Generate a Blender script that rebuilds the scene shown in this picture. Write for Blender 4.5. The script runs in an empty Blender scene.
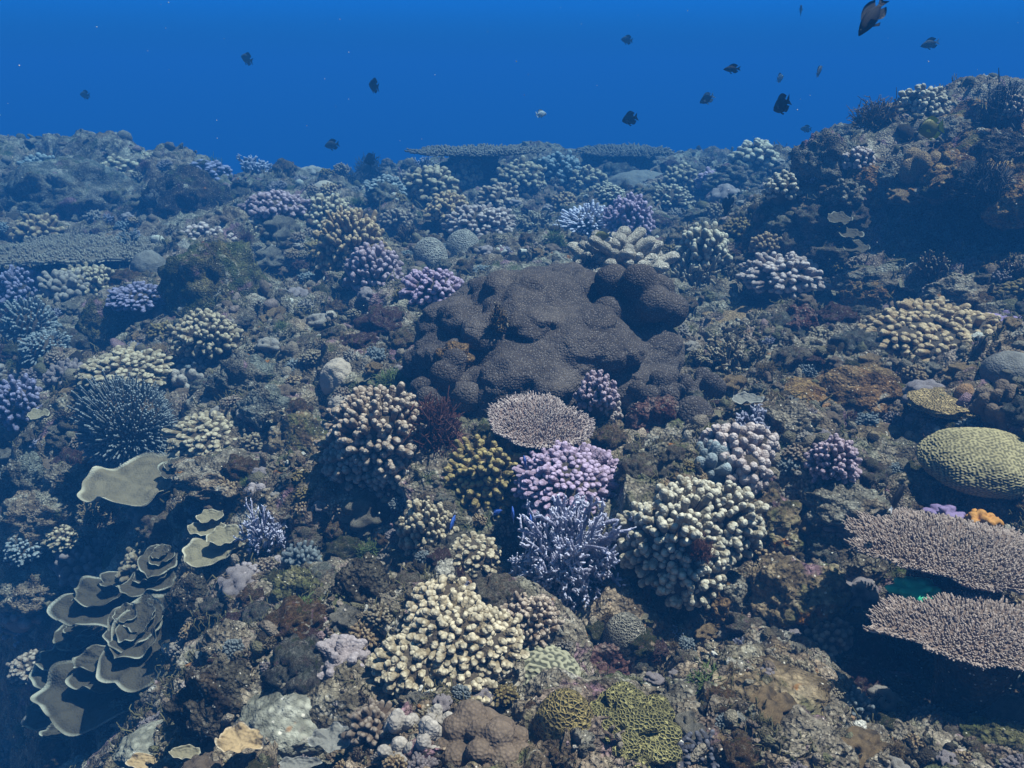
import bpy, bmesh, math, random
import numpy as np
from mathutils import Vector, Matrix, Euler

SC = bpy.context.scene
COL = SC.collection
R_ = math.radians
rng = np.random.default_rng(7)
random.seed(7)

# ------------------------------------------------------------------ camera
FPX, PITCH, CAMZ = 850.0, R_(20.0), 0.8
cd = bpy.data.cameras.new('camera')
cd.sensor_width = 36.0
cd.lens = FPX / 1024.0 * 36.0
cd.clip_start, cd.clip_end = 0.02, 600.0
cam = bpy.data.objects.new('camera', cd)
COL.objects.link(cam)
cam.location = (0, 0, CAMZ)
cam.rotation_euler = (R_(90) - PITCH, 0, 0)
SC.camera = cam

# ------------------------------------------------------------------ world, sun, exposure
SUN_EL, SUN_AZ = R_(68), R_(86)          # azimuth from +Y towards +X
w = bpy.data.worlds.new('World')
SC.world = w
w.use_nodes = True
nt = w.node_tree
nt.nodes.clear()
wo = nt.nodes.new('ShaderNodeOutputWorld')
bg = nt.nodes.new('ShaderNodeBackground')
sky = nt.nodes.new('ShaderNodeTexSky')
sky.sky_type = 'NISHITA'
sky.sun_disc = False
sky.sun_elevation = SUN_EL
sky.sun_rotation = SUN_AZ
tc = nt.nodes.new('ShaderNodeTexCoord')
sx = nt.nodes.new('ShaderNodeSeparateXYZ')
mr = nt.nodes.new('ShaderNodeMapRange')
mr.inputs['From Min'].default_value = -1
mr.inputs['From Max'].default_value = 1
ramp = nt.nodes.new('ShaderNodeValToRGB')
# daylight filtered by the sea above: deep blue level with the eye, paler overhead
els = ramp.color_ramp.elements
els[0].position, els[0].color = 0.0, (0.001, 0.012, 0.04, 1)
els[1].position, els[1].color = 1.0, (0.26, 0.36, 0.34, 1)
for p, c in ((0.47, (0.001, 0.025, 0.09, 1)), (0.50, (0.004, 0.058, 0.165, 1)), (0.535, (0.0012, 0.125, 0.43, 1)), (0.60, (0.02, 0.12, 0.30, 1)), (0.75, (0.09, 0.17, 0.20, 1))):
    e = els.new(p)
    e.color = c
mul = nt.nodes.new('ShaderNodeMix')
mul.data_type = 'RGBA'
mul.blend_type = 'MULTIPLY'
mul.inputs[0].default_value = 1.0
L = nt.links.new
L(tc.outputs['Generated'], sx.inputs[0])
L(sx.outputs['Z'], mr.inputs['Value'])
L(mr.outputs[0], ramp.inputs[0])
L(sky.outputs[0], mul.inputs[6])
L(ramp.outputs[0], mul.inputs[7])
L(mul.outputs[2], bg.inputs['Color'])
bg.inputs['Strength'].default_value = 0.15
L(bg.outputs[0], wo.inputs['Surface'])

sd = bpy.data.lights.new('sun', 'SUN')
sd.energy = 5.0
sd.angle = R_(0.6)
sd.color = (1.0, 0.84, 0.76)
sun = bpy.data.objects.new('sun', sd)
COL.objects.link(sun)
tos = Vector((math.sin(SUN_AZ) * math.cos(SUN_EL), math.cos(SUN_AZ) * math.cos(SUN_EL), math.sin(SUN_EL)))
sun.rotation_euler = tos.to_track_quat('Z', 'Y').to_euler()
sun.location = (2, 2, 6)

SC.view_settings.view_transform = 'Standard'
SC.view_settings.look = 'None'
SC.view_settings.exposure = 1.15
SC.view_settings.gamma = 1.0
SC.cycles.volume_bounces = 0
SC.cycles.max_bounces = 4
SC.cycles.diffuse_bounces = 2
SC.cycles.glossy_bounces = 1
SC.cycles.use_denoising = True
HAZE_DENSITY = 0.225
HAZE_COLOR = (0.011, 0.084, 0.25)          # what the water scatters
HAZE_CLEAR = (0.02, 0.295, 0.61)           # what it lets through: red is lost first

# ------------------------------------------------------------------ noise
_G = np.array([(1,1,0),(-1,1,0),(1,-1,0),(-1,-1,0),(1,0,1),(-1,0,1),(1,0,-1),(-1,0,-1),(0,1,1),(0,-1,1),(0,1,-1),(0,-1,-1),(1,1,0),(-1,1,0),(0,-1,1),(0,-1,-1)], np.float32)
_P = np.random.default_rng(3).permutation(256).astype(np.int32)
_P = np.concatenate([_P, _P, _P])

def pn(p, seed=0):
    """gradient noise in about -1..1 for points (N,3)"""
    p = np.asarray(p, np.float32) + np.float32(seed * 17.31 + 0.37)
    i = np.floor(p).astype(np.int32)
    f = p - i
    i &= 255
    u = f * f * f * (f * (f * 6 - 15) + 10)
    X, Y, Z = i[:, 0], i[:, 1], i[:, 2]
    def g(dx, dy, dz):
        h = _P[_P[_P[X + dx] + Y + dy] + Z + dz] & 15
        gr = _G[h]
        return gr[:, 0] * (f[:, 0] - dx) + gr[:, 1] * (f[:, 1] - dy) + gr[:, 2] * (f[:, 2] - dz)
    ux, uy, uz = u[:, 0], u[:, 1], u[:, 2]
    a = g(0,0,0); a += ux * (g(1,0,0) - a)
    b = g(0,1,0); b += ux * (g(1,1,0) - b)
    c = g(0,0,1); c += ux * (g(1,0,1) - c)
    d = g(0,1,1); d += ux * (g(1,1,1) - d)
    a += uy * (b - a)
    c += uy * (d - c)
    return a + uz * (c - a)

def fbm(p, octv=3, seed=0, gain=0.5):
    s, a, q = 0.0, 1.0, np.asarray(p, np.float32)
    for k in range(octv):
        s = s + a * pn(q, seed + k)
        q = q * 2.03
        a *= gain
    return s

def vnoise(p, freq, amp, seed=0, octv=2):
    q = np.asarray(p) * freq
    return np.stack([fbm(q, octv, seed + 11 * k) for k in range(3)], 1) * amp

# ------------------------------------------------------------------ picture <-> place
CP, SP = math.cos(PITCH), math.sin(PITCH)

def ray(px, py):
    xx, yy = (px - 512.0) / FPX, (384.0 - py) / FPX
    return np.array([xx, CP + yy * SP, -SP + yy * CP])

def at(px, py, Y):
    """the point of the place at forward distance Y seen at a pixel of the photo"""
    d = ray(px, py)
    return np.array([0, 0, CAMZ]) + d * (Y / d[1])

def project(P):
    P = np.asarray(P, float) - np.array([0, 0, CAMZ])
    zf = P[:, 1] * CP - P[:, 2] * SP
    yu = P[:, 1] * SP + P[:, 2] * CP
    return 512 + FPX * P[:, 0] / zf, 384 - FPX * yu / zf

# ------------------------------------------------------------------ the shape of the reef
_ctl = []
for row in (
    # px, py, Y
    "0,768,2.1 60,768,1.72 120,760,1.29 200,740,1.0 300,768,.84 512,768,.82 700,768,.82 900,768,.83 1024,768,.80",
    "0,680,2.25 80,690,1.8 150,680,1.43 230,680,1.15 340,670,1.02 480,690,.98 650,690,.98 800,690,1.03 940,685,1.14 1024,680,1.08",
    "0,600,2.22 80,600,2.06 190,600,1.6 270,600,1.42 360,590,1.52 450,590,1.22 560,610,1.25 700,610,1.3 820,580,1.3 940,600,1.42 1024,600,1.3",
    "0,540,2.3 80,530,2.26 220,520,1.78 320,515,1.9 420,560,1.46 540,540,1.48 690,560,1.32 800,530,1.42 900,540,1.36 1024,540,1.3",
    "0,470,2.4 130,460,2.25 210,465,2.1 300,450,1.8 380,460,1.68 490,480,1.62 600,470,1.62 740,470,1.56 850,460,1.6 980,480,1.52 1024,460,1.5",
    "0,400,2.8 120,410,2.5 230,400,2.45 340,390,2.25 430,400,2.05 540,400,2.02 640,400,2.02 740,400,1.97 860,400,1.92 960,400,1.85 1024,400,1.78",
    "0,340,3.3 100,340,3.1 210,340,2.95 330,330,2.8 440,320,2.7 560,330,2.62 700,340,2.42 800,330,2.42 940,340,2.2 900,300,2.55 990,300,2.4 1024,330,2.15",
    "0,285,3.9 90,285,3.8 200,290,3.4 330,280,3.4 440,280,3.45 600,270,3.35 700,280,3.15 800,285,3.0 900,262,2.95 1000,264,2.72",
    "0,243,4.6 100,245,4.5 210,245,4.0 320,240,4.15 450,240,4.3 600,235,4.3 720,240,4.0 790,245,3.7",
    "0,210,5.0 100,205,5.0 180,208,5.1 280,205,4.8 400,200,5.5 520,200,5.6 650,195,5.6 740,205,4.9 800,200,4.5",
    "-60,152,5.5 60,152,5.6 150,150,5.7 225,178,5.9 300,190,6.1 400,176,7.0 520,160,7.4 640,160,7.4 730,167,6.8 800,172,5.6",
):
    for t in row.split():
        a, b, c = (float(v) for v in t.split(','))
        _ctl.append(at(a, b, c))
for x, y, z in (
    # the rise behind the overhang on the right, then beyond the frame
    (1.05, 3.05, .18), (1.5, 3.0, .22), (2.0, 2.8, .3), (1.15, 3.5, .45), (1.6, 3.4, .55), (2.2, 3.3, .6), (1.45, 4.2, .36), (2.0, 4.1, .66), (2.6, 4.0, .66),
    (1.55, 5.2, .24), (2.4, 5.2, .46), (3.2, 5, .5), (1.3, .9, .05), (1.9, 1.6, .12), (2.5, 2.4, .3), (.6, .5, .0), (0, .5, .0), (-.4, .5, -.12), (-.9, .6, -.85),
    (-1.5, 1.2, -1.), (-2.2, 2.0, -.6), (-2.6, 2.6, -.2), (-3.2, 3.4, .1), (-4.5, 5.0, .3), (-5.5, 5.5, .3), (3.5, 3.2, .5), (2.2, .6, .1), (1, .3, 0), (0, .3, 0), (-1, .3, -.6),
    (-6, 7.5, .0), (-3.2, 6.9, -.1), (-1.7, 7.2, -.35), (-1.2, 8.6, -.5), (0, 9.0, -.3), (1.4, 9.0, -.3), (2.6, 8.2, -.1), (4, 7.4, .15), (6, 6.5, .2),
    (-9, 12, -1.6), (-3.5, 10, -1.3), (0, 11.5, -1.3), (3.5, 11, -1.1), (9, 11, -1),
    (-22, 25, -4), (-8, 25, -4), (8, 25, -4), (22, 25, -4), (-80, 85, -7), (-25, 85, -7), (25, 85, -7), (80, 85, -7),
    (-.45, .3, -.3), (.45, .3, 0)):
    _ctl.append(np.array([x, y, z]))
_ctl = np.array(_ctl)
A0, A1, NA = -1.5, 1.5, 260
B0, B1, NB = math.log(.28), math.log(110.0), 320

def _tps(c, v, q, lam):
    n = len(c)
    d2 = ((c[:, None] - c[None]) ** 2).sum(-1)
    K = 0.5 * d2 * np.log(d2 + 1e-12) + lam * np.eye(n)
    Pm = np.hstack([np.ones((n, 1)), c])
    M = np.block([[K, Pm], [Pm.T, np.zeros((3, 3))]])
    s = np.linalg.solve(M, np.concatenate([v, np.zeros(3)]))
    out = np.empty(len(q))
    for k in range(0, len(q), 20000):
        e = ((q[k:k + 20000, None] - c[None]) ** 2).sum(-1)
        out[k:k + 20000] = (0.5 * e * np.log(e + 1e-12)) @ s[:n] + s[n] + q[k:k + 20000] @ s[n + 1:]
    return out

_c2 = np.stack([_ctl[:, 0] / _ctl[:, 1], np.log(_ctl[:, 1]) * 0.9], 1)
_ga, _gb = np.meshgrid(np.linspace(A0, A1, NA), np.linspace(B0, B1, NB), indexing='ij')
_ZB = _tps(_c2, _ctl[:, 2], np.stack([_ga.ravel(), _gb.ravel() * 0.9], 1), 2e-4).reshape(NA, NB)

def base_z(x, y):
    y = np.maximum(y, 0.285)
    a = (np.clip(x / y, A0, A1 - 1e-6) - A0) / (A1 - A0) * (NA - 1)
    b = (np.clip(np.log(y), B0, B1 - 1e-6) - B0) / (B1 - B0) * (NB - 1)
    i, j = a.astype(int), b.astype(int)
    i, j = np.minimum(i, NA - 2), np.minimum(j, NB - 2)
    fa, fb = a - i, b - j
    return (_ZB[i, j] * (1 - fa) + _ZB[i + 1, j] * fa) * (1 - fb) + (_ZB[i, j + 1] * (1 - fa) + _ZB[i + 1, j + 1] * fa) * fb

def heads(x, y, cell, seed):
    """rounded coral heads side by side: 0 in the clefts between them, 1 on top"""
    q = np.stack([x / cell, y / cell], -1)
    q = q + .25 * np.stack([pn(np.stack([q[:, 0] * 1.3, q[:, 1] * 1.3, 0 * x + seed], 1)), pn(np.stack([q[:, 0] * 1.3, q[:, 1] * 1.3, 0 * x + seed + 5.5], 1))], -1)
    i = np.floor(q).astype(np.int32)
    best = np.zeros(len(x))
    for dx in (-1, 0, 1):
        for dy in (-1, 0, 1):
            cx, cy = i[:, 0] + dx, i[:, 1] + dy
            h = _P[_P[(cx + seed) & 255] + (cy & 255)]
            jx, jy = ((h * 37) & 255) / 255., ((h * 91 + 13) & 255) / 255.
            rr = .55 + .4 * (((h * 53 + 7) & 255) / 255.)
            d2 = ((q[:, 0] - cx - jx) ** 2 + (q[:, 1] - cy - jy) ** 2) / rr ** 2
            best = np.maximum(best, np.sqrt(np.maximum(0, 1 - d2)) * rr)
    return best

def H(x, y):
    """height of the reef ground"""
    x, y = np.asarray(x, float), np.asarray(y, float)
    p = np.stack([x, y, np.zeros_like(x)], 1)
    big = np.clip((y - 2.0) / 3.0, 0, 1)
    z = base_z(x, y)
    z = z + fbm(p * 2.3, 2, 5) * (.05 + .035 * big)
    z = z + (heads(x, y, .30, 11) - .5) * (.13 + .09 * big) + (heads(x, y, .13, 47) - .5) * .075
    z = z + (0.3 - np.abs(fbm(p * 14, 2, 31))) * .03
    return z

def hit(px, py):
    """where the sight line through a pixel of the photo meets the reef"""
    d = ray(px, py)
    Y = np.exp(np.linspace(math.log(.5), math.log(14.0), 1300))
    P = np.array([0, 0, CAMZ]) + d[None] * (Y / d[1])[:, None]
    dz = P[:, 2] - H(P[:, 0], P[:, 1])
    k = np.argmax(dz < 0)
    if dz[k] >= 0:
        k = int(np.argmin(dz[:1150]))
    if k > 0 and dz[k] < 0:
        t = dz[k - 1] / (dz[k - 1] - dz[k])
        return P[k - 1] + (P[k] - P[k - 1]) * t
    return P[k]
# ------------------------------------------------------------------ geometry
class Geo:
    def __init__(s):
        s.v, s.f3, s.f4, s.tip, s.rnd, s.n = [], [], [], [], [], 0
    def add(s, v, f, tip=None, rnd=None):
        v = np.asarray(v, float)
        f = f if isinstance(f, (list, tuple)) else [f]
        for q in f:
            q = np.asarray(q, np.int64)
            if len(q):
                (s.f3 if q.shape[1] == 3 else s.f4).append(q + s.n)
        s.v.append(v)
        s.tip.append(np.broadcast_to(np.asarray(0.0 if tip is None else tip, float), (len(v),)))
        s.rnd.append(np.broadcast_to(np.asarray(0.5 if rnd is None else rnd, float), (len(v),)))
        s.n += len(v)
        return s
    def V(s):
        if len(s.v) != 1:
            s.v = [np.concatenate(s.v)]; s.tip = [np.concatenate(s.tip)]; s.rnd = [np.concatenate(s.rnd)]
        return s.v[0]
    def set(s, v):
        s.V(); s.v = [v]
        return s
    def wobble(s, freq, amp, seed=0, octv=2):
        v = s.V()
        return s.set(v + vnoise(v, freq, amp, seed, octv))
    def mesh(s, name, mat, smooth=True):
        v = s.V()
        me = bpy.data.meshes.new(name)
        me.vertices.add(len(v))
        me.vertices.foreach_set('co', v.astype(np.float32).ravel())
        f3 = np.concatenate(s.f3) if s.f3 else np.zeros((0, 3), np.int64)
        f4 = np.concatenate(s.f4) if s.f4 else np.zeros((0, 4), np.int64)
        loops = np.concatenate([f3.ravel(), f4.ravel()]).astype(np.int32)
        me.loops.add(len(loops))
        me.loops.foreach_set('vertex_index', loops)
        n3, n4 = len(f3), len(f4)
        me.polygons.add(n3 + n4)
        st = np.concatenate([np.arange(n3) * 3, n3 * 3 + np.arange(n4) * 4]).astype(np.int32)
        me.polygons.foreach_set('loop_start', st)
        me.polygons.foreach_set('use_smooth', np.full(n3 + n4, smooth))
        me.update(calc_edges=True)
        for nm, arr in (('tip', s.tip[0]), ('rnd', s.rnd[0])):
            at_ = me.attributes.new(nm, 'FLOAT', 'POINT')
            at_.data.foreach_set('value', np.asarray(arr, np.float32))
        me.materials.append(mat)
        return me

_ICO = {}
def ico(sub):
    if sub not in _ICO:
        bm = bmesh.new()
        bmesh.ops.create_icosphere(bm, subdivisions=sub, radius=1.0)
        v = np.array([q.co[:] for q in bm.verts])
        bm.verts.index_update()
        f = np.array([[q.index for q in t.verts] for t in bm.faces])
        bm.free()
        _ICO[sub] = (v / np.linalg.norm(v, axis=1)[:, None], f)
    return _ICO[sub]

def unit(v):
    return v / (np.linalg.norm(v, axis=-1, keepdims=True) + 1e-9)

def frames(d):
    h = np.where(np.abs(d[:, 2:3]) < .9, np.array([[0, 0, 1.0]]), np.array([[1.0, 0, 0]]))
    u = unit(np.cross(h, d))
    return u, np.cross(d, u)

def fingers(g, P0, P1, R0, R1, seg=7, body=(0., .4, .75), caps=(0., 38., 68.), bend=None, t0=0., t1=1., rnd=None, flat=1.0):
    """N tapered rounded fingers from P0 to P1 in one go"""
    P0, P1 = np.asarray(P0, float), np.asarray(P1, float)
    n = len(P0)
    R0, R1 = np.broadcast_to(R0, (n,)), np.broadcast_to(R1, (n,))
    d = unit(P1 - P0)
    u, w_ = frames(d)
    an = np.arange(seg) * 2 * math.pi / seg
    ca, sa = np.cos(an), np.sin(an) * flat
    ring, tips = [], []
    L_ = np.linalg.norm(P1 - P0, axis=1)
    for t in body:
        c = P0 + (P1 - P0) * t
        if bend is not None:
            c = c + bend * (4 * t * (1 - t))
        r = R0 + (R1 - R0) * t
        ring.append(c[:, None] + r[:, None, None] * (u[:, None] * ca[None, :, None] + w_[:, None] * sa[None, :, None]))
        tips.append(t0 + (t1 - t0) * t)
    for a in caps:
        c = P1 + d * (R1 * math.sin(R_(a)))[:, None]
        r = R1 * math.cos(R_(a))
        ring.append(c[:, None] + r[:, None, None] * (u[:, None] * ca[None, :, None] + w_[:, None] * sa[None, :, None]))
        tips.append(t1 - (t1 - t0) * .3 * (1 - a / 70.))
    nr = len(ring)
    V = np.stack(ring, 1).reshape(n, nr * seg, 3)
    pole = (P1 + d * R1[:, None])[:, None]
    V = np.concatenate([V, pole], 1)
    m = nr * seg + 1
    k = np.arange(seg); k2 = (k + 1) % seg
    q = np.concatenate([np.stack([i * seg + k, i * seg + k2, (i + 1) * seg + k2, (i + 1) * seg + k], 1) for i in range(nr - 1)])
    tr = np.stack([(nr - 1) * seg + k, (nr - 1) * seg + k2, np.full(seg, m - 1)], 1)
    off = (np.arange(n) * m)[:, None, None]
    tp = np.concatenate([np.repeat(tips, seg), [t1]])
    rd = rng.random(n) if rnd is None else np.broadcast_to(rnd, (n,))
    g.add(V.reshape(-1, 3), [(q[None] + off).reshape(-1, 4), (tr[None] + off).reshape(-1, 3)], np.tile(tp, n), np.repeat(rd, m))
    return g

def dome_dirs(n, zmin=-.2, jit=.35, r=None):
    r = r or rng
    i = np.arange(n) + .5
    z = 1 - (1 - zmin) * i / n
    th = i * 2.399963 + r.random() * 6
    s = math.sqrt(2 * math.pi * (1 - zmin) / n)
    v = np.stack([np.sqrt(np.maximum(0, 1 - z * z)) * np.cos(th), np.sqrt(np.maximum(0, 1 - z * z)) * np.sin(th), z], 1)
    return unit(v + r.normal(0, s * jit, v.shape) * .6)

def finger_dome(n=150, depth=.9, height=.6, knobs=2, thick=1.0, seed=0, zmin=-.25, inner=.68, seg=7, flare=1.0, lump=.20, jitl=.09):
    """colony of stubby fingers over a dome one unit wide"""
    r = np.random.default_rng(seed + 100)
    d = dome_dirs(n, zmin, .45, r)
    S = np.array([.5, .5 * depth, height])
    rr = 1 + r.normal(0, jitl, n) + lump * fbm(d * 1.7, 2, seed)
    tip = d * S * rr[:, None]
    rf = math.sqrt(2 * math.pi * (1 - zmin) / n) * .5 * (.5 + height) / 2 * .80 * thick
    p0 = tip * inner * np.array([.8, .8, .7])
    ax = unit(tip - p0)
    rad = rf * r.uniform(.82, 1.15, n)
    g = Geo()
    bend = r.normal(0, rf * .25, (n, 3))
    fingers(g, p0, tip - ax * rad[:, None] * flare * .8, rad * .85, rad * flare, seg, bend=bend)
    if knobs:
        for k in range(knobs):
            q = r.normal(0, 1, (n, 3))
            q = unit(q - ax * (q * ax).sum(1, keepdims=True))
            s0 = tip - ax * (rad * r.uniform(1.6, 3.0, n))[:, None]
            s1 = tip + q * (rad * r.uniform(.75, 1.2, n))[:, None] - ax * (rad * r.uniform(.3, 1.5, n))[:, None]
            fingers(g, s0, s1 - (s1 - s0) * .3, rad * .7, rad * r.uniform(.62, .9, n), seg, body=(0., .6), t0=.55)
    g.wobble(1 / rf * .35, rf * .30, seed, 2)
    g.wobble(1 / rf * 1.1, rf * .14, seed + 3, 1)
    core = Geo()
    v, f = ico(3)
    cv = v * S * (inner + .11) * (1 + .08 * pn(v * 2.5, seed))[:, None]
    cv[:, 2] = np.maximum(cv[:, 2], -.2 * height)
    core.add(cv, f)
    foot(core, .5 * inner * .9, height * .5)
    return [('branches', g), ('base', core)]

def finger_patch(subs, n=300, seed=0, **kw):
    """several domes of fingers grown into one colony: subs = (x, y, z, size)"""
    g, core = Geo(), Geo()
    tot = sum(q[3] ** 2 for q in subs)
    for i, (x, y, z, k) in enumerate(subs):
        for (nm, p_), dst in zip(finger_dome(max(30, int(n * k * k / tot)), seed=seed + 37 * i, **kw), (g, core)):
            p_.V()
            dst.add(p_.v[0] * k + np.array([x, y, z]), [np.concatenate(q) for q in (p_.f3, p_.f4) if q], p_.tip[0], p_.rnd[0])
    return [('branches', g), ('base', core)]

def foot(g, r, dep):
    """the stump a colony stands on"""
    fingers(g, [(0, 0, .05 * dep)], [(0, 0, -dep)], [r], [r * .75], 14, body=(0., .3, .6, .9), caps=(0., 50.), t0=0, t1=0)

def table(n=700, depth=1.0, outline=None, lift=.16, spike=.045, thick=.011, seed=0, bowl=.05, notch=None, prof=1.0, stalk=True, seg=5, fall=.0, rag=1.):
    """flat plate one unit wide with upright branchlets"""
    r = np.random.default_rng(seed + 300)
    def rad(th):
        v = .5 + rag * (.04 * np.sin(3 * th + seed) + .03 * np.sin(7 * th + 2 * seed) + .022 * np.sin(12 * th + seed) + .014 * np.sin(23 * th))
        for (a, wd, am) in (notch or ()):
            dth = (th - a + math.pi) % (2 * math.pi) - math.pi
            v = v + am * np.exp(-(dth / wd) ** 2)
        return v
    def zed(x, y, q):
        return lift + bowl * q ** 2 + .018 * pn(np.stack([x * 4, y * 4, x * 0], 1), seed) - fall * x
    plate = Geo()
    NT, NR = 120, 14
    th = np.arange(NT) * 2 * math.pi / NT
    rows = []
    for i in range(NR):
        q = (i + .001) / (NR - 1)
        x, y = rad(th) * q * np.cos(th), rad(th) * q * np.sin(th) * depth
        rows.append(np.stack([x, y, zed(x, y, np.full(NT, q))], 1))
    top = np.concatenate(rows)
    rq = np.repeat(np.linspace(0, 1, NR), NT)
    bot = top - np.stack([0 * rq, 0 * rq, thick * (1.0 + 5 * (1 - rq) ** 2)], 1)
    k = np.arange(NT); k2 = (k + 1) % NT
    q = np.concatenate([np.stack([i * NT + k, i * NT + k2, (i + 1) * NT + k2, (i + 1) * NT + k], 1)[:, ::-1] for i in range(NR - 1)])
    M = NR * NT
    rim = np.stack([(NR - 1) * NT + k, (NR - 1) * NT + k2, M + (NR - 1) * NT + k2, M + (NR - 1) * NT + k], 1)
    plate.add(np.concatenate([top, bot]), [q, q[:, ::-1] + M, rim], np.tile(rq ** 6, 2))
    i = np.arange(n) + .5
    qq = np.sqrt(i / n)
    t = i * 2.399963 + r.normal(0, .05, n)
    x, y = rad(t) * qq * np.cos(t), rad(t) * qq * np.sin(t) * depth
    x += r.normal(0, .35 / math.sqrt(n), n); y += r.normal(0, .35 / math.sqrt(n), n)
    P0 = np.stack([x, y, zed(x, y, qq) - .004], 1)
    out = np.stack([np.cos(t), np.sin(t), 0 * t], 1)
    ax = unit(np.array([0, 0, 1.]) + out * (.25 + 1.1 * qq ** 5)[:, None] + r.normal(0, .18, (n, 3)))
    ln = spike * r.uniform(.6, 1.25, n) * (1 + .6 * pn(np.stack([x * 9, y * 9, 0 * x], 1), seed))
    sr = .5 / math.sqrt(n) * .62 * prof
    br = Geo()
    fingers(br, P0, P0 + ax * ln[:, None], sr * r.uniform(.9, 1.2, n), sr * .62, seg, body=(0., .5), caps=(0., 50.))
    # fringe along the rim
    m = int(2.2 * math.pi * .5 / (sr * 2.0))
    t = np.arange(m) * 2 * math.pi / m + r.normal(0, .02, m)
    out = np.stack([np.cos(t), np.sin(t), 0 * t], 1)
    x, y = rad(t) * .975 * np.cos(t), rad(t) * .975 * np.sin(t) * depth
    P0 = np.stack([x, y, zed(x, y, np.ones(m)) - thick * .5], 1)
    ax = unit(out + np.array([0, 0, .35]) + r.normal(0, .25, (m, 3)))
    fingers(br, P0, P0 + ax * (spike * r.uniform(.5, 1.0, m))[:, None], sr, sr * .65, seg, body=(0., .5), caps=(0., 50.))
    parts = [('branchlets', br), ('plate', plate)]
    if stalk:
        s = Geo()
        fingers(s, [(0, 0, lift - .03)], [(0, 0, -.4)], [.2], [.09], 14, body=(0., .2, .45, .9), caps=(0.,), t0=0, t1=0)
        s.wobble(9, .02, seed)
        parts.append(('stalk', s))
    return parts

def staghorn(n=40, height=.55, spread=1.0, lev=3, thick=.018, seed=0, kids=(3, 2), depth=1., up=.5):
    """branching thicket one unit wide"""
    r = np.random.default_rng(seed + 500)
    g = Geo()
    d = dome_dirs(n, .05, .4, r)
    P0 = d * np.array([.22, .22 * depth, .02]) * r.uniform(.3, 1, n)[:, None]
    P1 = d * np.array([.36 * spread, .36 * depth * spread, height * .68]) * r.uniform(.5, 1.1, n)[:, None]
    rad = thick * r.uniform(.9, 1.25, n)
    for k in range(lev):
        last = k == lev - 1
        t0, t1 = k / lev * .7, (k + 1) / lev * .7 + (.3 if last else 0)
        fingers(g, P0, P1, rad, rad * (.62 if last else .85), 6, body=(0., .5), caps=(0., 50.), bend=r.normal(0, thick * .5, P0.shape), t0=t0, t1=t1 if last else min(1, t1 + .1))
        if last:
            break
        kk = kids[min(k, len(kids) - 1)]
        ax = np.repeat(unit(P1 - P0), kk, 0)
        L_ = np.repeat(np.linalg.norm(P1 - P0, axis=1), kk)
        st = r.uniform(.55, 1.0, len(L_))
        Q0 = np.repeat(P0, kk, 0) + ax * (L_ * st)[:, None]
        outw = unit(Q0 * np.array([1, 1, .3]) + 1e-6)
        dd = unit(ax + r.normal(0, .75, ax.shape) + outw * .3 + np.array([0, 0, up * .4]))
        P0, P1 = Q0, Q0 + dd * (np.maximum(L_, .08) * r.uniform(.3, .55, len(L_)))[:, None]
        rad = np.repeat(rad, kk) * .8
    g.wobble(30, thick * .2, seed)
    base = Geo()
    v, f = ico(3)
    base.add(v * np.array([.24, .24 * depth, .12]) * (1 + .2 * pn(v * 3, seed))[:, None], f)
    return [('branches', g), ('base', base)]

def lobed(lobes, S=(1, 1, 1), core=.3, sub=5, sharp=22, seed=0, rough=.012, fr=9.0):
    """one continuous lumpy mass: the outline of many merged lobes"""
    D, f = ico(sub)
    ts = [np.full(len(D), core)]
    for (x, y, z, rr) in lobes:
        c = np.array([x, y, z])
        b = D @ c
        disc = b * b - c @ c + rr * rr
        ts.append(np.where(disc > 0, b + np.sqrt(np.maximum(disc, 0)), 0.0))
    T = np.maximum(np.stack(ts), 1e-4)
    m = T.max(0)
    t = m * ((T / m) ** sharp).sum(0) ** (1 / sharp)
    v = D * t[:, None]
    v = v * (1 + rough * fbm(v * fr, 3, seed))[:, None] * np.array(S)
    g = Geo()
    g.add(v, f, np.clip(t / t.max(), 0, 1))
    return g

def rock(seed=0, S=(.5, .5, .35), sub=5, amp=.35, fr=1.6, fine=.10, octv=4):
    D, f = ico(sub)
    n = amp * fbm(D * fr, 3, seed) + fine * (0.4 - 2 * np.abs(fbm(D * fr * 4, octv, seed + 40)))
    v = D * (1 + n)[:, None] * np.array(S)
    v = v + vnoise(v, 16, .012, seed)
    v[:, 2] = np.where(v[:, 2] < -.25 * S[2], -.25 * S[2] + (v[:, 2] + .25 * S[2]) * .5, v[:, 2])
    g = Geo()
    g.add(v, f, np.clip(.5 + n, 0, 1))
    return g

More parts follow.
